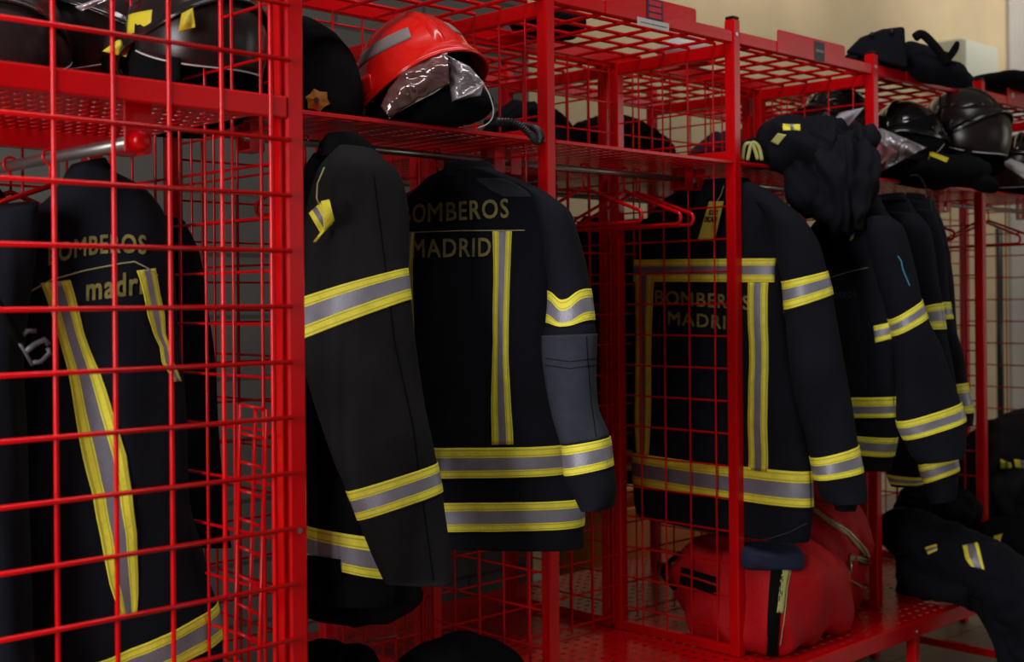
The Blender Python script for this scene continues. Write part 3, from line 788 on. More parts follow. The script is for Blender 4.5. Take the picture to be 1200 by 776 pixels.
slv = Loft(rows([(1010,254,1040,254,.04), (1020,282,1056,268), (1030,330,1070,312), (1042,374,1079,350), (1046,394,1087,371), (1050,440,1106,418), (1053,493,1123,471),
                 (1062,515,1129,493), (1070,535,1129,520), (1078,543,1126,535)], F_(3.98,3.92), F_(3.98,3.92), .06), seed=13, amp=.006)
sb = slv.body('sleeve', NAVY, j4)
slv.band('sleeve_band', j4, 3.0, 4.0); slv.band('cuff_band', j4, 6.0, 7.0)
pathline('blue_sleeve_print', sb, j4, [(1052,300), (1056,306), (1058,316), (1062,326), (1066,335)], .0022, BLUEINK, fallF=3.9)

tor = Loft(rows([(1020,236,1062,232), (1018,262,1080,262), (1020,330,1086,330), (1024,440,1086,440), (1036,540,1084,545), (1044,568,1080,570)], F_(4.36), F_(4.30), .06), seed=15)
j5 = root_of(tor, 'firefighter_jacket', 'second navy jacket from the right of the cluster, its cuff band lowest of all')
tor.body('torso', NAVY, j5); tor.band('hem_band', j5, 4.35, 4.85)
collar(j5, [(1030,228,1058,226), (1026,236,1062,234)], F_(4.3), F_(4.3), .04)
slv = Loft(rows([(1046,248,1076,250,.03), (1054,280,1090,272), (1070,330,1098,322), (1082,362,1101,356), (1087,386,1105,386), (1082,440,1118,438), (1077,500,1124,492),
                 (1077,544,1121,533), (1083,566,1123,552), (1088,584,1121,576), (1092,590,1118,586)], F_(4.18), F_(4.14), .045), seed=16)
slv.body('sleeve', NAVY, j5); slv.band('sleeve_band', j5, 3.0, 4.0); slv.band('cuff_band', j5, 7.0, 8.0)

tor = Loft(rows([(1058,232,1086,236), (1052,262,1104,262), (1060,330,1118,330), (1068,440,1124,440), (1074,540,1128,540)], F_(4.55), F_(4.45), .06), seed=17)
j6 = root_of(tor, 'firefighter_jacket', 'rearmost navy jacket of the right cluster, beside the locker with the helmets')
tor.body('torso', NAVY, j6)
collar(j6, [(1062,226,1084,228), (1058,236,1088,238)], F_(4.5), F_(4.48), .035)
slv = Loft(rows([(1076,244,1096,248,.03), (1082,290,1108,286), (1090,352,1111,354), (1094,376,1114,374), (1102,420,1128,414), (1112,452,1133,449), (1118,484,1140,484), (1120,500,1138,500)], F_(4.40), F_(4.36), .04), seed=18)
slv.body('sleeve', NAVY, j6); slv.band('sleeve_band', j6, 2.0, 3.0); slv.band('cuff_band', j6, 5.0, 6.0)

# jacket 0 : behind the foreground mesh
Y0_ = 'Y'
tor = Loft(rows([(82,206,122,196), (58,230,158,220), (30,262,186,250), (8,330,202,308), (0,430,208,420), (0,600,216,580), (20,740,238,668), (40,792,250,700),
                 (46,828,256,742), (52,870,258,800)], ('Y',.03), ('Y',-.0), .075), seed=21, amp=.014, fs=(10, 1.8))
j0 = root_of(tor, 'firefighter_jacket', 'dark firefighter jacket with curved yellow lettering behind the foreground red mesh')
t0_ = tor.body('torso', NAVY, j0)
collar(j0, [(86,192,120,186), (80,202,126,196), (74,214,134,206)], ('Y',.03), ('Y',.02), .05)
tor.band('hem_band', j0, 7.0, 8.0)
tor.vstripe('back_stripe', j0, [(330,48,82), (390,67,99), (431,79,115), (483,89,131), (535,98,146), (580,109,152), (627,117,158), (679,126,161), (722,141,160)])
tor.vstripe('back_stripe', j0, [(316,157,179), (344,165,185), (370,171,191), (392,179,192), (406,186,196), (425,188,199), (447,199,206)])
tor.text('back_lettering', j0, 'BOMBEROS', 57, 311, 167, 298, 21, bold=.02, bend=7)
tor.text('back_lettering', j0, 'madrid', 102, 352, 178, 342, 26, bold=.022)
tor.line('back_piping', j0, [(37,341), (60,328), (100,317), (140,309), (155,307), (170,315), (184,324)])
slv = Loft(rows([(-10,250,30,236,.04), (-40,320,20,310), (-60,430,12,430), (-60,560,22,560), (-60,700,30,700), (-50,800,34,800)], ('Y',-.06), ('Y',-.04), .06), seed=22, amp=.012, fs=(14, 1.6))
slv.body('sleeve', NAVY, j0)
sr = Loft(rows([(176,252,206,262,.04), (186,300,226,310), (192,420,242,420), (200,560,252,560), (214,640,262,640)], ('Y',.12), ('Y',.14), .05), seed=23); sr.body('sleeve', BLACKF, j0)
# buckle strap in front of it
A = W(38,408,Y=-.19)
bk = thing('side_release_buckle', (A.x, A.y, A.z), 'grey plastic buckle on a black strap behind the left mesh', 'buckle')
def bq(pts, r, name='prong'):
    mb = MB(); mb.tube([W(x, y, Y=-.19) for x, y in pts], r, 8); build(name, mb, PLASG, bk, smooth=True)
PLASG = mat('grey_plastic', (0.12, 0.12, 0.14), .4)
bq([(22,397), (32,388), (42,388)], .004); bq([(30,412), (40,404), (52,398), (57,404)], .005); bq([(38,425), (48,424), (58,414), (56,408)], .004); bq([(20,398), (28,410), (38,428)], .003)
mb = MB(); mb.tube([W(-20,330,Y=-.19), W(5,370,Y=-.19), W(24,400,Y=-.19)], .009, 8); build('strap', mb, BLACKF, bk, smooth=True)
# coat behind it, left edge
tor = Loft(rows([(-90,215,-40,205), (-110,250,10,240), (-120,400,30,400), (-110,600,30,600), (-90,800,30,800)], ('Y',.2), ('Y',.2), .07), seed=25, amp=.012)
jj = root_of(tor, 'work_coat', 'dark coat at the left edge of the photo, behind the lettered jacket', 'coat', None)
tor.body('torso', NAVY, jj)
tor.line('piping', jj, [(2,350), (8,380), (4,420)], m_=YEL)
def smooth_path(pts, n=8):
    out = []
    for i in range(len(pts)-1):
        p0 = pts[max(0, i-1)]; p1 = pts[i]; p2 = pts[i+1]; p3 = pts[min(len(pts)-1, i+2)]
        for k in range(n):
            f = k/n; out.append(.5*((2*p1)+(p2-p0)*f+(2*p0-5*p1+4*p2-p3)*f*f+(3*p1-p0-3*p2+p3)*f**3))
    return out+[pts[-1]]
# ------------------------------------------------------------------ heaps of cloth
def heap(name, label, cat, c, size, mats, seed=0, amp=.03, fs=(7, 7, 7), bottom=None, e=1.0, group=None, aim=None, nu=96, nv=48, part='cloth', front=None, ramp=.6, sag=0.0, parent=None, tilt=0.0):
    """crumpled cloth body: c centre, size half extents along camera-right, camera-forward and up"""
    c = Vector(c); R_ = right0.copy(); Fv = fwd.copy()
    if aim == 'X': R_ = Vector((1, 0, 0)); Fv = Vector((0, 1, 0))
    if tilt: R_ = (R_*math.cos(tilt) + up0*math.sin(tilt))
    Uv = Fv.cross(R_)*-1 if False else R_.cross(Fv)
    r = parent or thing(name, (c.x, c.y, bottom if bottom is not None else c.z-size[2]), label, cat, group)
    mb = MB()
    def sp(v, e): return math.copysign(abs(v)**e, v)
    def fn(a, b):
        th = PI*b; ph = 2*PI*a
        n = Vector((math.sin(th)*math.cos(ph), math.sin(th)*math.sin(ph), math.cos(th)))
        q = Vector((sp(math.sin(th), e)*sp(math.cos(ph), e)*size[0], sp(math.sin(th), e)*sp(math.sin(ph), e)*size[1], sp(math.cos(th), e)*size[2]))
        w = c + R_*q.x + Fv*q.y + Uv*q.z
        s = Vector((w.x*fs[0], w.y*fs[1], w.z*fs[2])) + Vector((seed*3.3, seed*1.9, seed*5.1))
        warp = Vector((noise.noise(s*.6), noise.noise(s*.6+Vector((9, 1, 4))), noise.noise(s*.6+Vector((2, 7, 3)))))
        k = noise.noise(s+warp*1.5)*.8 + (1-2*abs(noise.noise(s*1.1+warp*2)))*ramp + noise.noise(s*2.6)*.25
        d = (R_*n.x/size[0] + Fv*n.y/size[1] + Uv*n.z/size[2]).normalized()
        w = w + d*(amp*k)
        if sag: w.z -= sag*max(0, (q.x/size[0]))**2
        if bottom is not None: w.z = max(w.z, bottom+.001)
        return w
    mb.grid(fn, nu, nv, closeu=True)
    o = build(part, mb, mats, r, smooth=True)
    return r, o

# ------------------------------------------------------------------ helmets
def helmet(c, yaw, pitch, roll, label, *, vk=1.07, brow=27, base=None, shell=HBLK, visor=SILV, accent=HYEL, tape=HGREY, scale=1.0, group='fire helmets on the shelves', curtain=True, visor_th=(62, 118), drop=.13):
    c = Vector(c)
    f0 = (-fwd*math.cos(yaw) + right0*math.sin(yaw)); l0 = up0.cross(f0)
    M = Matrix((f0, l0, up0)).transposed() @ Matrix.Rotation(pitch, 3, 'Y') @ Matrix.Rotation(roll, 3, 'X')
    r = thing('fire_helmet', (c.x, c.y, c.z-.13*scale), label, 'helmet', group)
    a, b, h = .150*scale, .128*scale, .150*scale
    def pt(th, ph, k=1.0, fl=True):
        th_ = th; rr = k
        e = 1.0
        x = a*math.sin(th_)*math.cos(ph); y = b*math.sin(th_)*math.sin(ph); z = h*math.cos(th_)
        return c + M @ (Vector((x, y, z))*rr)
    def rim(ph):
        cph = math.cos(ph)                       # 1 front, -1 back
        return math.radians(97 - brow*max(0, cph)**1.5 + 22*max(0, -cph)**1.2)
    def flare(t, ph): return 1 + .10*max(0, t-.78)/.22*(.5+.5*abs(math.sin(ph))) + (.12*max(0, -math.cos(ph))*max(0, t-.7)/.3) + (.10*max(0, math.cos(ph))*max(0, t-.86)/.14)
    mb = MB(); mb.grid(lambda i, j: pt(rim(2*PI*i)*j, 2*PI*i, flare(j, 2*PI*i)), 72, 30, closeu=True, flip=True)
    sh = build('shell', mb, shell, r, smooth=True, solid=.005, weld=True)
    # rim bead and ridge
    mb = MB(); mb.tube([pt(rim(2*PI*i/64), 2*PI*i/64, flare(1, 2*PI*i/64)) for i in range(64)], .0035*scale, 6, closed=True); build('rim_bead', mb, shell, r, smooth=True)
    mb = MB()
    def rg(i, j):
        t = -1.05+2.3*j; w_ = (i-.5)*.030*scale; ph = 0 if t > 0 else PI
        base = pt(abs(t), ph, 1.0); up = (base-c).normalized()
        side = M @ Vector((0, 1, 0)); return base + side*w_ + up*(.010*scale*math.cos((i-.5)*PI*.95)*min(1, (1.25-abs(t-.1))*3))
    mb.grid(rg, 6, 30, flip=True); build('crest', mb, shell, r, smooth=True)
    # tapes
    for sg in (1, -1):
        mb = MB(); mb.grid(lambda i, j: pt(math.radians(44+13*j+(10*i)), sg*math.radians(28+72*i), 1.022), 18, 4); build('reflective_tape', mb, tape, r, smooth=True, solid=.001)
        mb = MB(); mb.grid(lambda i, j: pt(math.radians(78+14*j), sg*math.radians(72+26*i), 1.10), 8, 4); build('side_trim', mb, accent, r, smooth=True, solid=.002)
    if base is None: base = Z_SH+.008
    # liner
    mb = MB(); mb.grid(lambda i, j: pt(math.radians(118)*j, 2*PI*i, .93), 40, 18, closeu=True, flip=True); build('liner', mb, BLACKF, r, smooth=True, weld=True)
    # visor
    v0, v1 = [math.radians(q) for q in visor_th]
    def vs(i, j):
        ph = math.radians(-88+176*i); th = v0+(v1-v0)*j*(1-.25*abs(2*i-1)**3)
        return pt(th, ph, vk+.05*j)
    mb = MB(); mb.grid(vs, 30, 12, flip=True); vz = build('visor', mb, visor, r, smooth=True, solid=.0025)
    mb = MB(); mb.tube([vs(i/30, 1.0) for i in range(31)], .0022*scale, 6); build('visor_edge', mb, PLAST, vz, smooth=True)
    if curtain:
        def ct(i, j):
            ph = math.radians(50+260*i); p = pt(rim(ph), ph, .97); q = pt(rim(ph), ph, 1.04)
            w = p.lerp(q, j); w.z -= (drop*j)*scale; w += (M @ Vector((math.cos(ph), math.sin(ph), 0)))*(.008*math.sin(i*40)*j); w.z = max(w.z, base if base else c.z-.128*scale, Z_SH+.008 if base is None else base)
            return w
        mb = MB(); mb.grid(ct, 60, 10, flip=True); build('neck_curtain', mb, BLACKF, r, smooth=True, solid=.003)
    cs_ = [pt(math.radians(100), math.radians(80), 1.0), c+M@Vector((.05*scale, .05*scale, -.11*scale)), c+M@Vector((.05*scale, -.05*scale, -.11*scale)), pt(math.radians(100), math.radians(-80), 1.0)]
    for q_ in cs_: q_.z = max(q_.z, base+.006)
    mb = MB(); mb.tube(cs_, .005, 8)
    build('chin_strap', mb, BLACKF, r, smooth=True)
    return r, pt, M

# the red helmet
VCLR = mat('smoky_clear_visor', (0.16, 0.07, 0.07), 0.10, spec=.9, coat=.8, bump=(16, .25))
hc = W(491, 101, F=3.12)
HR, hpt, HM = helmet(hc, math.radians(30), math.radians(-4), math.radians(13), 'bright red fire helmet with grey tape and loose clear visor', brow=19, vk=.93, shell=HRED, visor=BLACKF, accent=HRED, scale=1.14, visor_th=(86, 100), group=None, drop=.06)
def foil(name, px, F, m_, amp=.004, solid=.0015, n=12, parent=None, bulge=.03):
    """a crumpled sheet between four measured corners"""
    mb = MB()
    def fn(a, b):
        (x0, y0), (x1, y1), (x2, y2), (x3, y3) = px
        x = (x0*(1-a)+x1*a)*(1-b)+(x3*(1-a)+x2*a)*b; y = (y0*(1-a)+y1*a)*(1-b)+(y3*(1-a)+y2*a)*b
        q = Vector((x*.05, y*.05, 3))
        return W(x, y, F=F - bulge*math.sin(PI*a)*math.sin(PI*min(1, b+.15)) + amp*(noise.noise(q)+1-2*abs(noise.noise(q*1.4))))
    mb.grid(fn, n, n); return build(name, mb, m_, parent or HR, smooth=True, solid=solid)
foil('inner_visor', [(522,64), (550,78), (568,98), (530,120)], 2.945, SILV, amp=.016, n=20)
def sheet(name, top, bot, F, m_, parent, amp=.01, n=24, bulge=.02):
    """a crumpled sheet between an upper and a lower measured edge"""
    mb = MB()
    def ed(L_, a):
        k = a*(len(L_)-1); q = min(int(k), len(L_)-2); f = k-q; return L_[q][0]*(1-f)+L_[q+1][0]*f, L_[q][1]*(1-f)+L_[q+1][1]*f
    def fn(a, b):
        t, u = ed(top, a), ed(bot, a); x = t[0]*(1-b)+u[0]*b; y = t[1]*(1-b)+u[1]*b; q = Vector((x*.05, y*.08, 5))
        return W(x, y, F=F - bulge*math.sin(PI*b) + amp*(noise.noise(q)+1-2*abs(noise.noise(q*1.3))))
    mb.grid(fn, n, 14); return build(name, mb, m_, parent, smooth=True, solid=.0015)
sheet('inner_visor', [(446,124), (456,104), (472,84), (496,68), (524,61)], [(457,139), (470,129), (490,117), (508,108), (527,98)], 2.93, VCLR, HR)
foil('inner_visor', [(530,118), (530,118), (563,112), (567,98)], 2.945, SILV, amp=.01, n=10)
fr, fo = heap('x', 'x', 'x', W(518,122,F=3.03), (.122, .07, .058), BLACKF, seed=4, amp=.004, parent=HR, part='face_mask', bottom=Z_SH+.006)
mb = MB(); mb.tube([W(x, y, F=2.94) for x, y in ((456,139), (468,130), (490,118), (508,109), (520,101), (526,97))], .0016, 6); ve = build('visor_edge', mb, PLAST, HR, smooth=True)
mb = MB(); mb.tube(smooth_path([W(x, y, F=2.955) for x, y in ((566,98), (573,110), (578,126), (577,138), (570,146), (560,150))], 5), .0016, 6); build('visor_edge', mb, PLAST, HR, smooth=True)
# breathing hose
hp_ = [W(x, y, F=f) for x, y, f in ((570,146,3.08), (585,143,3.06), (600,143,3.04), (612,149,3.03), (622,158,3.02), (630,166,3.0), (634,160,3.02), (628,151,3.06), (612,148,3.12))]
hs = thing('corrugated_hose', tuple(hp_[3]), 'black corrugated breathing hose on the shelf beside the red helmet', 'hose')
sp_ = smooth_path(hp_, 14); mb = MB(); mb.tube(sp_, [.0075+.0022*(1 if i % 3 == 0 else (-.3)) for i in range(len(sp_))], 10); build('tube', mb, RUB, hs, smooth=False)
mb = MB(); mb.tube(sp_[:16], .0125, 12); build('connector', mb, RUB, hs, smooth=True)

# left of it : black hood bag with a gold badge
gb, go = heap('gear_bag', 'black domed gear bag with a gold star badge, left of the red helmet', 'bag', W(338,116,F=3.0), (.17, .10, .20), BLACKF, seed=2, amp=.012, bottom=Z_SH+.004)
tr = bvh(go); cc = (372, 118); star = []
for k in range(12):
    a = k*PI/6; rr = 14.5 if k % 2 == 0 else 11.0; star.append(hit(tr, cc[0]+rr*math.cos(a+.3), cc[1]+rr*.95*math.sin(a+.3), .004, 2.9))
mb = MB(); c0 = hit(tr, *cc, .008, 2.9); mb.v = [c0]+star
for k in range(12): mb.f.append((0, 1+(k+1) % 12, 1+k)); mb.m.append(0)
bd = build('badge', mb, GOLD, gb, solid=.003)
mb = MB(); mb.tube([c0+(c0-go.location).normalized()*0, c0+Vector((-.003, -.003, .0))], .006, 10); build('centre_stud', mb, STICK, bd)

# black helmets in the left locker
DVIS = mat('dark_visor', (0.018, 0.011, 0.012), 0.28, spec=.35, coat=.0)
h1, p_, m_ = helmet(W(226,48,F=2.62), math.radians(50), 0, 0, 'black fire helmet with yellow trim, nearest the post in the left locker', visor=DVIS, tape=HBLK, base=1.876)
sh1 = [c_ for c_ in h1.children if c_.name.startswith('shell')][0]
h2, p_, m_ = helmet(W(130,42,F=2.88), math.radians(-35), .1, 0, 'black fire helmet with yellow leaf trim, middle of the left locker shelf', visor=DVIS, tape=HBLK, scale=1.1, base=1.876)
sh2 = [c_ for c_ in h2.children if c_.name.startswith('shell')][0]
patch('yellow_trim', sh2, h2, [(163,-4,194,-4), (176,6,196,6), (190,14,195,18)], HYEL, fallF=2.6, off=.006)
foil('yellow_trim', [(120,60), (138,47), (156,46), (148,67)], 2.56, HYEL, amp=.002, parent=h2, bulge=.01)
foil('yellow_trim', [(209,38), (213,16), (226,9), (229,32)], 2.44, HYEL, amp=.002, parent=h1, bulge=.01)
foil('reflective_edge', [(88,8), (122,-4), (126,0), (96,13)], 2.56, SILV, amp=.006, parent=h2, bulge=.01)
helmet(W(-2,54,F=2.62), math.radians(20), 0, .1, 'black fire helmet with grey visor at the left edge of the photo', visor=DVIS, tape=HBLK, accent=HBLK, base=1.876)
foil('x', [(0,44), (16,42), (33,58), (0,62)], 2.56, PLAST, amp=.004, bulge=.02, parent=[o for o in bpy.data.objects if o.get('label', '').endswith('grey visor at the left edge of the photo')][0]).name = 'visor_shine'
# right hand shelves
g3, p_, m_ = helmet(W(980,148,F=4.76), math.radians(-55), 0, 0, 'black helmet with pale lilac visor above the dark trousers heap', visor=DVIS, tape=HBLK, accent=HBLK)
LILAC = mat('pale_lilac_plastic', (0.42, 0.40, 0.50), .35)
foil('pale_visor', [(970,149), (984,132), (1013,126), (992,150)], 4.42, LILAC, amp=.004, parent=g3)
g4, p_, m_ = helmet(W(1062,166,F=4.74), math.radians(-40), .25, .15, 'dark helmet with crumpled silvery visor right of the fourth front post', visor=BLACKF, tape=HBLK, accent=HBLK)
foil('silvery_visor', [(1018,160), (1032,150), (1086,173), (1026,205)], 4.48, SILV, amp=.028, n=24, parent=g4, bulge=.02)
foil('silvery_visor', [(1016,172), (1034,166), (1052,178), (1018,205)], 4.465, mat('rosy_visor', (.32, .12, .13), .3, spec=.5), amp=.01, parent=g4, bulge=.01)
helmet(W(1126,158,F=4.90), math.radians(40), .0, 0, 'large glossy black helmet beside the silvery visor, before the fifth post', visor=DVIS, scale=1.15, tape=HBLK, accent=HBLK)
h5, p_, m_ = helmet(W(1198,200,F=5.25), math.radians(-30), .0, 0, 'black helmet with white and yellow trim at the right edge of the photo', visor=DVIS, tape=PLAST)
foil('white_trim', [(1174,192), (1184,186), (1204,194), (1204,212)], 5.0, PLAST, amp=.01, parent=h5, bulge=.01)

# trousers heap spilling over the shelf of the duffel bag locker
r, o = heap('turnout_trousers', 'dark navy turnout trousers spilling off the shelf above the tagged jacket', 'trousers', W(945,172,F=4.07), (.15, .12, .075), NAVY, seed=31, amp=.045, fs=(10, 10, 7), bottom=None)
heap('x', 'x', 'x', W(990,212,F=3.96), (.090, .07, .14), NAVY, seed=33, amp=.045, fs=(14, 14, 4.5), parent=r, part='trouser_leg', tilt=-.15)
heap('x', 'x', 'x', W(962,200,F=4.0), (.085, .06, .115), NAVY, seed=34, amp=.042, fs=(13, 13, 5), parent=r, part='trouser_leg', tilt=-.2)
heap('x', 'x', 'x', W(1000,180,F=4.02), (.055, .05, .10), NAVY, seed=36, amp=.03, fs=(14, 14, 5), parent=r, part='trouser_leg', tilt=-.5)
heap('x', 'x', 'x', W(905,178,F=4.10), (.11, .09, .045), NAVY, seed=35, amp=.025, fs=(11, 11, 11), parent=r, part='waistband')
mb = MB()
for q in ((870,188,873,170,882,170,888,187), (876,188,881,168,889,172,893,188)):
    mb.tube(smooth_path([W(q[0], q[1], F=3.93), W(q[2], q[3], F=3.93), W(q[4], q[5], F=3.93), W(q[6], q[7], F=3.93)], 5), .006, 6)
build('braces_loop', mb, LIME, r, smooth=True)
patch('reflective_band', o, r, [(917,146,938,146), (918,153,938,154)], [YEL, SIL], mfn=lambda a, b: 1 if .35 < a < .6 else 0, nx=10, fallF=4.1)
patch('reflective_band', o, r, [(912,156,922,158), (904,166,912,170)], [LIME], fallF=4.0)
# cloth over shelf of the next locker
r, o = heap('black_hood', 'black cloth hood drooping over the shelf edge under the silvery visor', 'hood', W(1098,200,F=4.60), (.19, .10, .058), BLACKF, seed=37, amp=.015, bottom=None)
heap('x', 'x', 'x', W(1150,212,F=4.58), (.07, .05, .030), BLACKF, seed=38, amp=.01, parent=r, part='flap', tilt=-.45)
patch('yellow_edge', o, r, [(1090,178,1112,186), (1089,183,1109,191)], HYEL, fallF=4.5)
mb = MB(); mb.tube(smooth_path([W(x, y, F=4.42) for x, y in ((1066,206), (1076,206), (1083,216), (1090,236), (1094,262))], 6), .0024, 6); build('cord', mb, RUB, r, smooth=True)

# items lying on top of the row
r, o = heap('navy_coat', 'navy coat bundled on top of the lockers at upper right', 'coat', W(1050,72,F=4.72), (.18, .13, .06), NAVY, seed=41, amp=.022, fs=(8, 8, 8), bottom=None)
def cpts(L_, F): return [W(x, y, F=F) for x, y in L_]
heap('x', 'x', 'x', W(1094,82,F=4.62), (.14, .10, .045), NAVY, seed=42, amp=.016, parent=r, part='skirt', tilt=-.35)
mb = MB()
ou = [(990,62), (1008,44), (1034,34), (1060,31), (1061,52), (1064,80), (1030,72)]
c1 = cpts(ou, 4.48); c2 = cpts(ou, 4.60); n = len(ou); mb.v = c1+c2; mb.f = [tuple(range(n))[::-1], tuple(range(n, 2*n))]+[(k, (k+1) % n, n+(k+1) % n, n+k) for k in range(n)]; mb.m = [0]*(n+2)
fl = build('folded_panel', mb, NAVY, r)
b_ = fl.modifiers.new('bev', 'BEVEL'); b_.width = .012; b_.segments = 3
for q in ((1022,40), (1045,37)):
    mb = MB(); mb.tube([W(*q, F=4.482), W(*q, F=4.470)], .008, 12); build('snap_button', mb, CAPM, r, smooth=True)
mb = MB(); mb.tube(smooth_path(cpts([(1104,70), (1112,64), (1118,55), (1122,50), (1121,58), (1114,68), (1108,74)], 4.50), 6), .007, 8); build('strap', mb, BLACKF, r, smooth=True)
mb = MB(); mb.tube(smooth_path(cpts([(1072,44), (1080,40), (1090,48), (1102,62), (1110,74)], 4.50), 6), .016, 8); build('rolled_edge', mb, BLACKF, r, smooth=True)
heap('black_bag', 'flat black bag on top of the lockers at the right edge of the photo', 'bag', W(1185,98,F=5.3), (.20, .16, .04), BLACKF, seed=44, amp=.01)
r, o = heap('gear_pouch', 'dark pouch with yellow flap on top of the empty locker', 'pouch', (-.45, .36, 2.352), (.13, .10, .045), BLACKF, seed=45, amp=.015, aim='X', bottom=2.307)
heap('x', 'x', 'x', (-.42, .30, 2.40), (.04, .03, .02), HYEL, seed=46, amp=.006, aim='X', parent=r, part='flap')
heap('plastic_bag', 'crumpled whitish plastic bag on top of the locker with the duffel bags', 'bag', (.22, .34, 2.345), (.13, .09, .035), PLAST, seed=47, amp=.02, aim='X', bottom=2.307)

# ------------------------------------------------------------------ duffel bags
def duffel(name, label, c, size, tilt_top, seed, group='red duffel bags'):
    c = Vector(c); r = thing(name, (c.x, c.y, ZB+.004), label, 'bag', group); mb = MB()
    def sp(v, e): return math.copysign(abs(v)**e, v)
    def fn(a, b):
        th = PI*b; ph = 2*PI*a
        # poles at the two ends (along X)
        x = -math.cos(th); rr = abs(math.sin(th))**.42
        q = Vector((sp(x, .8)*size[0], rr*sp(math.cos(ph), .62)*size[1], rr*sp(math.sin(ph), .62)*size[2]))
        if q.z > 0: q.z *= tilt_top(q.x/size[0])
        w = c+q
        s = Vector((w.x*7, w.y*7, w.z*4))+Vector((seed, seed*2, 0)); s2 = Vector((w.x*9+w.z*5, w.y*6, w.z*3))
        k = noise.noise(s)*.9 + (1-2*abs(noise.noise(s2+Vector((seed, 3, 1)))))*1.1
        d = Vector((q.x/size[0]**2, q.y/size[1]**2, q.z/size[2]**2)).normalized()
        w += d*k*.027
        w.z = max(w.z, ZB+.004); return w
    mb.grid(fn, 96, 64, closeu=True, flip=False)
    o = build('bag_body', mb, BAGR, r, smooth=True); return r, o
r, o = duffel('duffel_bag', 'large red duffel bag with black strap and lime zip tape on the bench', (.265, .10, .565), (.235, .235, .155), lambda x: 1.12-.0*x-.62*max(0, (x-.25)/.75)**1.3, 3.0)
patch('strap', o, r, [(906,640,922,640), (902,680,917,680), (900,720,914,720), (899,752,911,754), (898,768,912,768)], BLACKF, nx=6, ny=8, off=.004, fallF=3.8)
patch('zip_tape', o, r, [(921,648,929,650), (914,680,922,681), (910,718,917,719)], LIME, nx=4, ny=10, off=.004, fallF=3.8)
pathline('zip_teeth', o, r, [(930,650), (922,690), (918,730), (914,756)], .0018, ZIPC, off=.003, fallF=3.8)
patch('label_window', o, r, [(799,664,842,677), (797,684,840,698)], BLACKF, nx=10, off=.003, fallF=4.1)
pathline('window_rib', o, r, [(798,672), (841,686)], .0035, BAGR, off=.005, fallF=4.1)
mb = MB(); tr = bvh(o); mb.tube(smooth_path([hit(tr, 782, 640, .01, 4.1), hit(tr, 784, 672, .03, 4.1), hit(tr, 778, 700, .01, 4.1)], 6), .008, 6); build('handle', mb, BLACKF, r, smooth=True)
r, o = duffel('duffel_bag', 'second red duffel bag with curved beige zip, behind the large one', (.635, .19, .62), (.185, .20, .212), lambda x: 1.1-.35*max(0, x)**2, 11.0)
patch('zip_tape', o, r, [(946,594,949,590), (968,612,971,607), (992,628,996,622), (1010,648,1016,644), (1018,668,1025,668), (1016,680,1022,681), (1008,690,1014,692)], ZIPC, nx=3, ny=8, off=.003, fallF=4.2)
pathline('zip_teeth', o, r, [(972,610), (995,624), (1013,645), (1021,667)], .0016, SCREW, off=.006, fallF=4.2)
mb = MB(); tr = bvh(o); p = hit(tr, 1021, 666, .008, 4.2); mb.tube([p, p+Vector((0, -.002, -.035))], .004, 6); build('zip_pull', mb, SCREW, r, smooth=True)
heap('folded_cloth', 'navy blue folded cloth lying on the large duffel bag', 'cloth', W(900,652,F=3.93), (.095, .09, .035), BLUEF, seed=51, amp=.012, e=.5)

# ------------------------------------------------------------------ clothes on the bench at right
def leg_tube(name, parent, pts, radii, m_, seed, amp=.016, squash=.75):
    """a lying trouser leg: pts of (x,y,F)"""
    P_ = smooth_path([W(x, y, F=f) for x, y, f in pts], 8); n = len(P_); mb = MB()
    R2 = []
    for i in range(n):
        f = i/(n-1)*(len(radii)-1); k = min(int(f), len(radii)-2); R2.append(radii[k]*(1-(f-k))+radii[k+1]*(f-k))
    def fn(a, b):
        i = min(int(b*(n-1)), n-2); f = b*(n-1)-i; p = P_[i].lerp(P_[i+1], f); d = (P_[i+1]-P_[i]).normalized(); rr = R2[i]*(1-f)+R2[i+1]*f
        if b < .04: rr *= (b/.04)**.5
        if b > .97: rr *= max(0, (1-b)/.03)**.4
        u_ = d.cross(fwd).normalized(); v_ = d.cross(u_).normalized(); t = 2*PI*a
        q = p+u_*(math.cos(t)*rr*squash)+v_*(math.sin(t)*rr)
        s = q*9+Vector((seed, 0, seed*2)); s += Vector((b*3, 0, 0))
        k = noise.noise(s)*.7+(1-2*abs(noise.noise(s*1.2+Vector((4, seed, 2)))))*.6+noise.noise(s*2.5)*.25
        return q+(u_*math.cos(t)+v_*math.sin(t))*k*amp
    mb.grid(fn, 40, 110, closeu=True, flip=True)
    o = build(name, mb, m_, parent, smooth=True); return o
r = thing('turnout_trousers', tuple(W(1110,680,F=4.5)), 'navy turnout trousers with a silver band, sprawled over the bench end at right', 'trousers')
l1 = leg_tube('trouser_leg', r, [(1040,612,4.75), (1085,636,4.62), (1130,655,4.5), (1172,676,4.40), (1200,720,4.34), (1216,770,4.32)], [.08,.115,.125,.125,.12,.10], NAVY, 3, amp=.028)
l2 = leg_tube('trouser_leg', r, [(1060,668,4.66), (1100,680,4.56), (1150,688,4.48), (1178,716,4.40), (1190,760,4.37), (1200,800,4.36)], [.07,.09,.095,.09,.08,.07], NAVY, 8, amp=.026)
patch('knee_band', l1, r, [(1128,640,1146,636), (1132,656,1150,652), (1138,664,1154,668)], [YEL, SIL], nx=10, ny=6, mfn=lambda a, b: 1 if .28 < a < .85 else 0, fallF=4.4)
patch('knee_band', l1, r, [(1084,642,1098,638), (1088,650,1099,645)], [YEL, SIL], nx=8, ny=6, mfn=lambda a, b: 1 if .35 < b < .65 else 0, fallF=4.5)
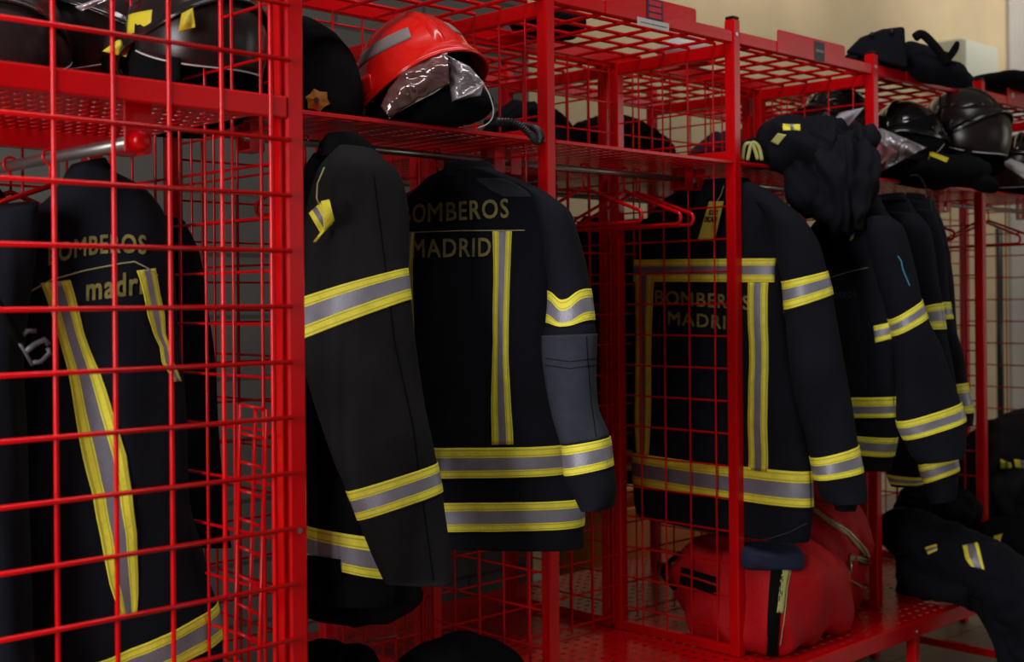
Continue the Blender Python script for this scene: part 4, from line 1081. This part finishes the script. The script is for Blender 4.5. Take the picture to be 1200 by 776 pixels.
r, o = heap('folded_coat', 'dark coat heaped on the bench before the far right post', 'coat', W(1100,596,F=4.95), (.16, .14, .08), BLACKF, seed=61, amp=.03)
heap('x', 'x', 'x', W(1066,660,F=4.72), (.05, .08, .16), BLACKF, seed=65, amp=.02, parent=r, part='hanging_sleeve')
r, o = heap('folded_coat', 'charcoal coat heaped on the far bench at the right edge of the photo', 'coat', W(1195,560,F=5.25), (.26, .16, .26), CHAR, seed=62, amp=.04)
patch('reflective_band', o, r, [(1172,538,1186,543), (1172,549,1186,549)], [YEL, SIL], nx=10, ny=4, mfn=lambda a, b: 1 if .35 < a < .65 else 0, fallF=5.1)
patch('reflective_band', o, r, [(1188,538,1202,540), (1190,548,1202,550)], [YEL, SIL], nx=10, ny=4, mfn=lambda a, b: 1 if .45 < a < .9 else 0, fallF=5.1)
r, o = heap('folded_coat', 'black coat with a yellow corner between bench trousers and far coat', 'coat', W(1190,636,F=4.95), (.17, .12, .09), BLACKF, seed=63, amp=.03)
patch('yellow_corner', o, r, [(1165,628,1175,626), (1163,635,1172,638)], HYEL, nx=3, ny=3, fallF=4.8)
# dark bags low in the near locker
heap('gear_bag', 'black gear bag low in the locker, leftmost at the bottom edge', 'bag', (-1.38, .20, .56), (.15, .13, .135), BLACKF, seed=71, amp=.02, bottom=ZB+.003)
heap('gear_bag', 'black gear bag at the bottom edge below the lettered jacket', 'bag', (-1.03, .12, .545), (.17, .14, .115), BLACKF, seed=72, amp=.02, bottom=ZB+.003)
r, o = heap('black_trousers', 'black trousers hanging below the charcoal jacket hem', 'trousers', W(418,700,F=3.05), (.15, .05, .06), BLACKF, seed=73, amp=.02)
mb = MB(); mb.tube([W(418,755,F=3.15), W(440,750,F=3.15), W(465,745,F=3.15)], .0016, 6); wr = single('bent_wire', mb, STEEL, 'thin bright wire above the black gear bags', 'wire')

# ------------------------------------------------------------------ coats of the back row
def back_coat(x, yc, label, w_=.26, zt=1.82, ln=.95, seed=0, m_=NAVY, stripe=True):
    lf = Loft.__new__(Loft); lf.seed = seed; lf.amp = .012; lf.fs = (8, 2); lf.e = .83; lf.rows = []; lf.C = []; lf.A = []; lf.B = []
    for (dz, ww, bb) in ((0, .05, .03), (-.05, .12, .06), (-.12, w_*.85, .08), (-.35, w_, .09), (-.7, w_, .095), (-ln, w_*1.08, .09)):
        lf.C.append(Vector((x, yc, zt+dz))); lf.A.append(Vector((0, -ww, 0))); lf.B.append(Vector((-bb, 0, 0)))
    lf.N = 5
    r = thing('work_coat', (x, yc, zt-ln), label, 'coat', 'coats hanging in the back row')
    lf.body('torso', m_, r, nu=40)
    if stripe: lf.band('hem_band', r, 4.5, 4.78)
    for sg in (-1, 1):
        mb = MB(); pts = [Vector((x, yc+sg*w_*.7, zt-.12)), Vector((x-.02, yc+sg*(w_+.03), zt-.4)), Vector((x-.03, yc+sg*(w_+.03), zt-.8))]
        mb.tube(smooth_path(pts, 6), .06, 12); build('sleeve', mb, m_, r, smooth=True)
back_coat(.28, .82, 'dark coat hanging in the back row behind the tagged jacket', seed=2)
back_coat(.5, .80, 'dark coat in the back row, right of the one behind the tagged jacket', seed=5, stripe=False)
back_coat(.72, .80, 'dark coat at the right end of that back row locker', seed=6)
back_coat(1.1, .82, 'dark coat in the back row behind the right cluster of jackets', seed=3)
back_coat(1.5, .82, 'dark coat in the back row near the far right post', seed=4, stripe=False)
back_coat(-.66, .80, 'dark coat in the back row directly behind the lettered jackets, leftmost', seed=7, w_=.22, stripe=False)
back_coat(-.45, .82, 'dark coat in the back row, second behind the bare red hangers', seed=8, w_=.22, stripe=False)
back_coat(-.12, .82, 'dark coat in the back row seen between the bare hangers and the tag', seed=9, w_=.22, stripe=False)
for i, (x, y, sx, lab) in enumerate(((-.1, .78, .16, 'dark bundle on the back row shelf, left one'), (.35, .78, .22, 'dark bundle on the back row shelf behind the duffel bag locker'), (1.1, .78, .25, 'dark bundle on the back row shelf behind the silvery visor'))):
    heap('clothes_bundle', lab, 'bundle', (x, y, 2.05), (sx, .16, .13), [NAVY, BLACKF, BLUEF][i], seed=80+i, amp=.03, aim='X', bottom=Z_SH+.004, group='bundles on the back row shelf')
# things in the room beyond
r = thing('wall_cabinet', (4.2, YB-.2, 2.0), 'pale green wall cabinet on the beige wall at upper right', 'cabinet')
p0 = W(1131, 50, Y=YB-.30); p1 = W(1170, 50, Y=YB-.30); zt = W(1131, 44, Y=YB-.3).z
mb = MB(); mb.box(p0.x, p1.x, YB-.28, YB-.002, zt-.75, zt, bev=.006); build('carcass', mb, CABM, r)
mb = MB(); mb.box(p0.x+.01, p1.x-.01, YB-.30, YB-.28, zt-.74, zt-.01, bev=.004); dd = build('door', mb, CABM, r)
mb = MB(); mb.tube([(p0.x+.05, YB-.315, zt-.5), (p0.x+.05, YB-.315, zt-.38)], .006, 8); build('handle', mb, STEEL, dd)
# pilaster at far right
a = W(1183, 60, Y=YB-.03)
mb = MB(); mb.box(a.x, a.x+1.2, YB-.03, YB-.0, 0, H); struct('trim_1', mb, white)
# pipe and crates beyond
pp = W(1172, 400, Y=2.2)
mb = MB(); mb.tube([(pp.x, 2.2, 0), (pp.x, 2.2, 2.05)], .028, 16); single('standing_pipe', mb, CAPM, 'dark vertical pipe beyond the lockers at right', 'pipe', smooth=True)
def crate(x, y, z, sx, sy, sz, label, m_=ORNG):
    r = thing('storage_crate', (x, y, z), label, 'crate', 'orange crates beyond the lockers'); mb = MB(); t = .012
    mb.box(x-sx, x+sx, y-sy, y-sy+t, z, z+sz); mb.box(x-sx, x+sx, y+sy-t, y+sy, z, z+sz); mb.box(x-sx, x-sx+t, y-sy, y+sy, z, z+sz); mb.box(x+sx-t, x+sx, y-sy, y+sy, z, z+sz); mb.box(x-sx, x+sx, y-sy, y+sy, z, z+t)
    build('crate_body', mb, m_, r); mb = MB(); mb.box(x-sx-.01, x+sx+.01, y-sy-.01, y-sy, z+sz-.03, z+sz, bev=.003); mb.box(x-sx-.01, x-sx, y-sy, y+sy, z+sz-.03, z+sz, bev=.003); build('rim', mb, m_, r)
crate(1.55, 1.75, 0.0, .3, .2, .55, 'orange storage crate on the floor behind the back row, nearest')
crate(2.6, 2.0, 0.0, .3, .2, .55, 'orange storage crate on the floor farther right')

for (x, lab) in ((-1.44, 'red hanger holding the charcoal jacket'), (-1.03, 'red hanger holding the BOMBEROS MADRID jacket beside the empty locker'), (.115, 'red hanger holding the jacket with the yellow tag'),
                 (.50, 'red hanger holding the jacket with faint lettering'), (.68, 'red hanger holding the navy jacket with the lowest cuff band'), (.98, 'red hanger holding the rearmost navy jacket of the right cluster')):
    hanger(x, YROD, ZROD+.003, lab, 0)
# ------------------------------------------------------------------ light
def area(name, loc, rot, sx, sy, power, col):
    l = bpy.data.lights.new(name, 'AREA'); l.shape = 'RECTANGLE'; l.size = sx; l.size_y = sy; l.energy = power; l.color = col
    o = bpy.data.objects.new(name, l); COL.objects.link(o); o.location = loc; o.rotation_euler = rot; return o
area('daylight_left_window', (XL+.08, -1.15, 2.0), (0, -PI/2, 0), 1.7, .9, 98, (1.0, .95, .93))
area('daylight_front_window', (1.8, YF+.08, 2.2), (PI/2, 0, 0), 2.6, 1.8, 6, (1.0, .96, .93))
area('daylight_front_window', (8.0, YF+.08, 2.4), (PI/2, 0, 0), 4.6, 3.4, 85, (1.0, .95, .90))  # unseen source, added for the pale sheen on the right-hand front faces
area('ceiling_skylight', (-1.4, -.95, H-.1), (0, 0, 0), 4.4, .4, 50, (1.0, .96, .92))
# fluorescent battens turned to the wall of the passage behind the rows
area('ceiling_batten', (3.0, 2.0, H-.25), (math.radians(62), 0, 0), 3.6, .25, 22, (1.0, .92, .80))
area('ceiling_batten', (7.6, 1.6, H-.25), (math.radians(62), 0, 0), 3.6, .25, 24, (1.0, .92, .82))
w = bpy.data.worlds.new('world'); SC.world = w; w.use_nodes = True
w.node_tree.nodes['Background'].inputs['Color'].default_value = (.6, .7, .9, 1); w.node_tree.nodes['Background'].inputs['Strength'].default_value = .05
SC.view_settings.view_transform = 'Standard'; SC.view_settings.look = 'None'; SC.view_settings.gamma = 1; SC.view_settings.exposure = 0.2
SC.view_settings.use_curve_mapping = False
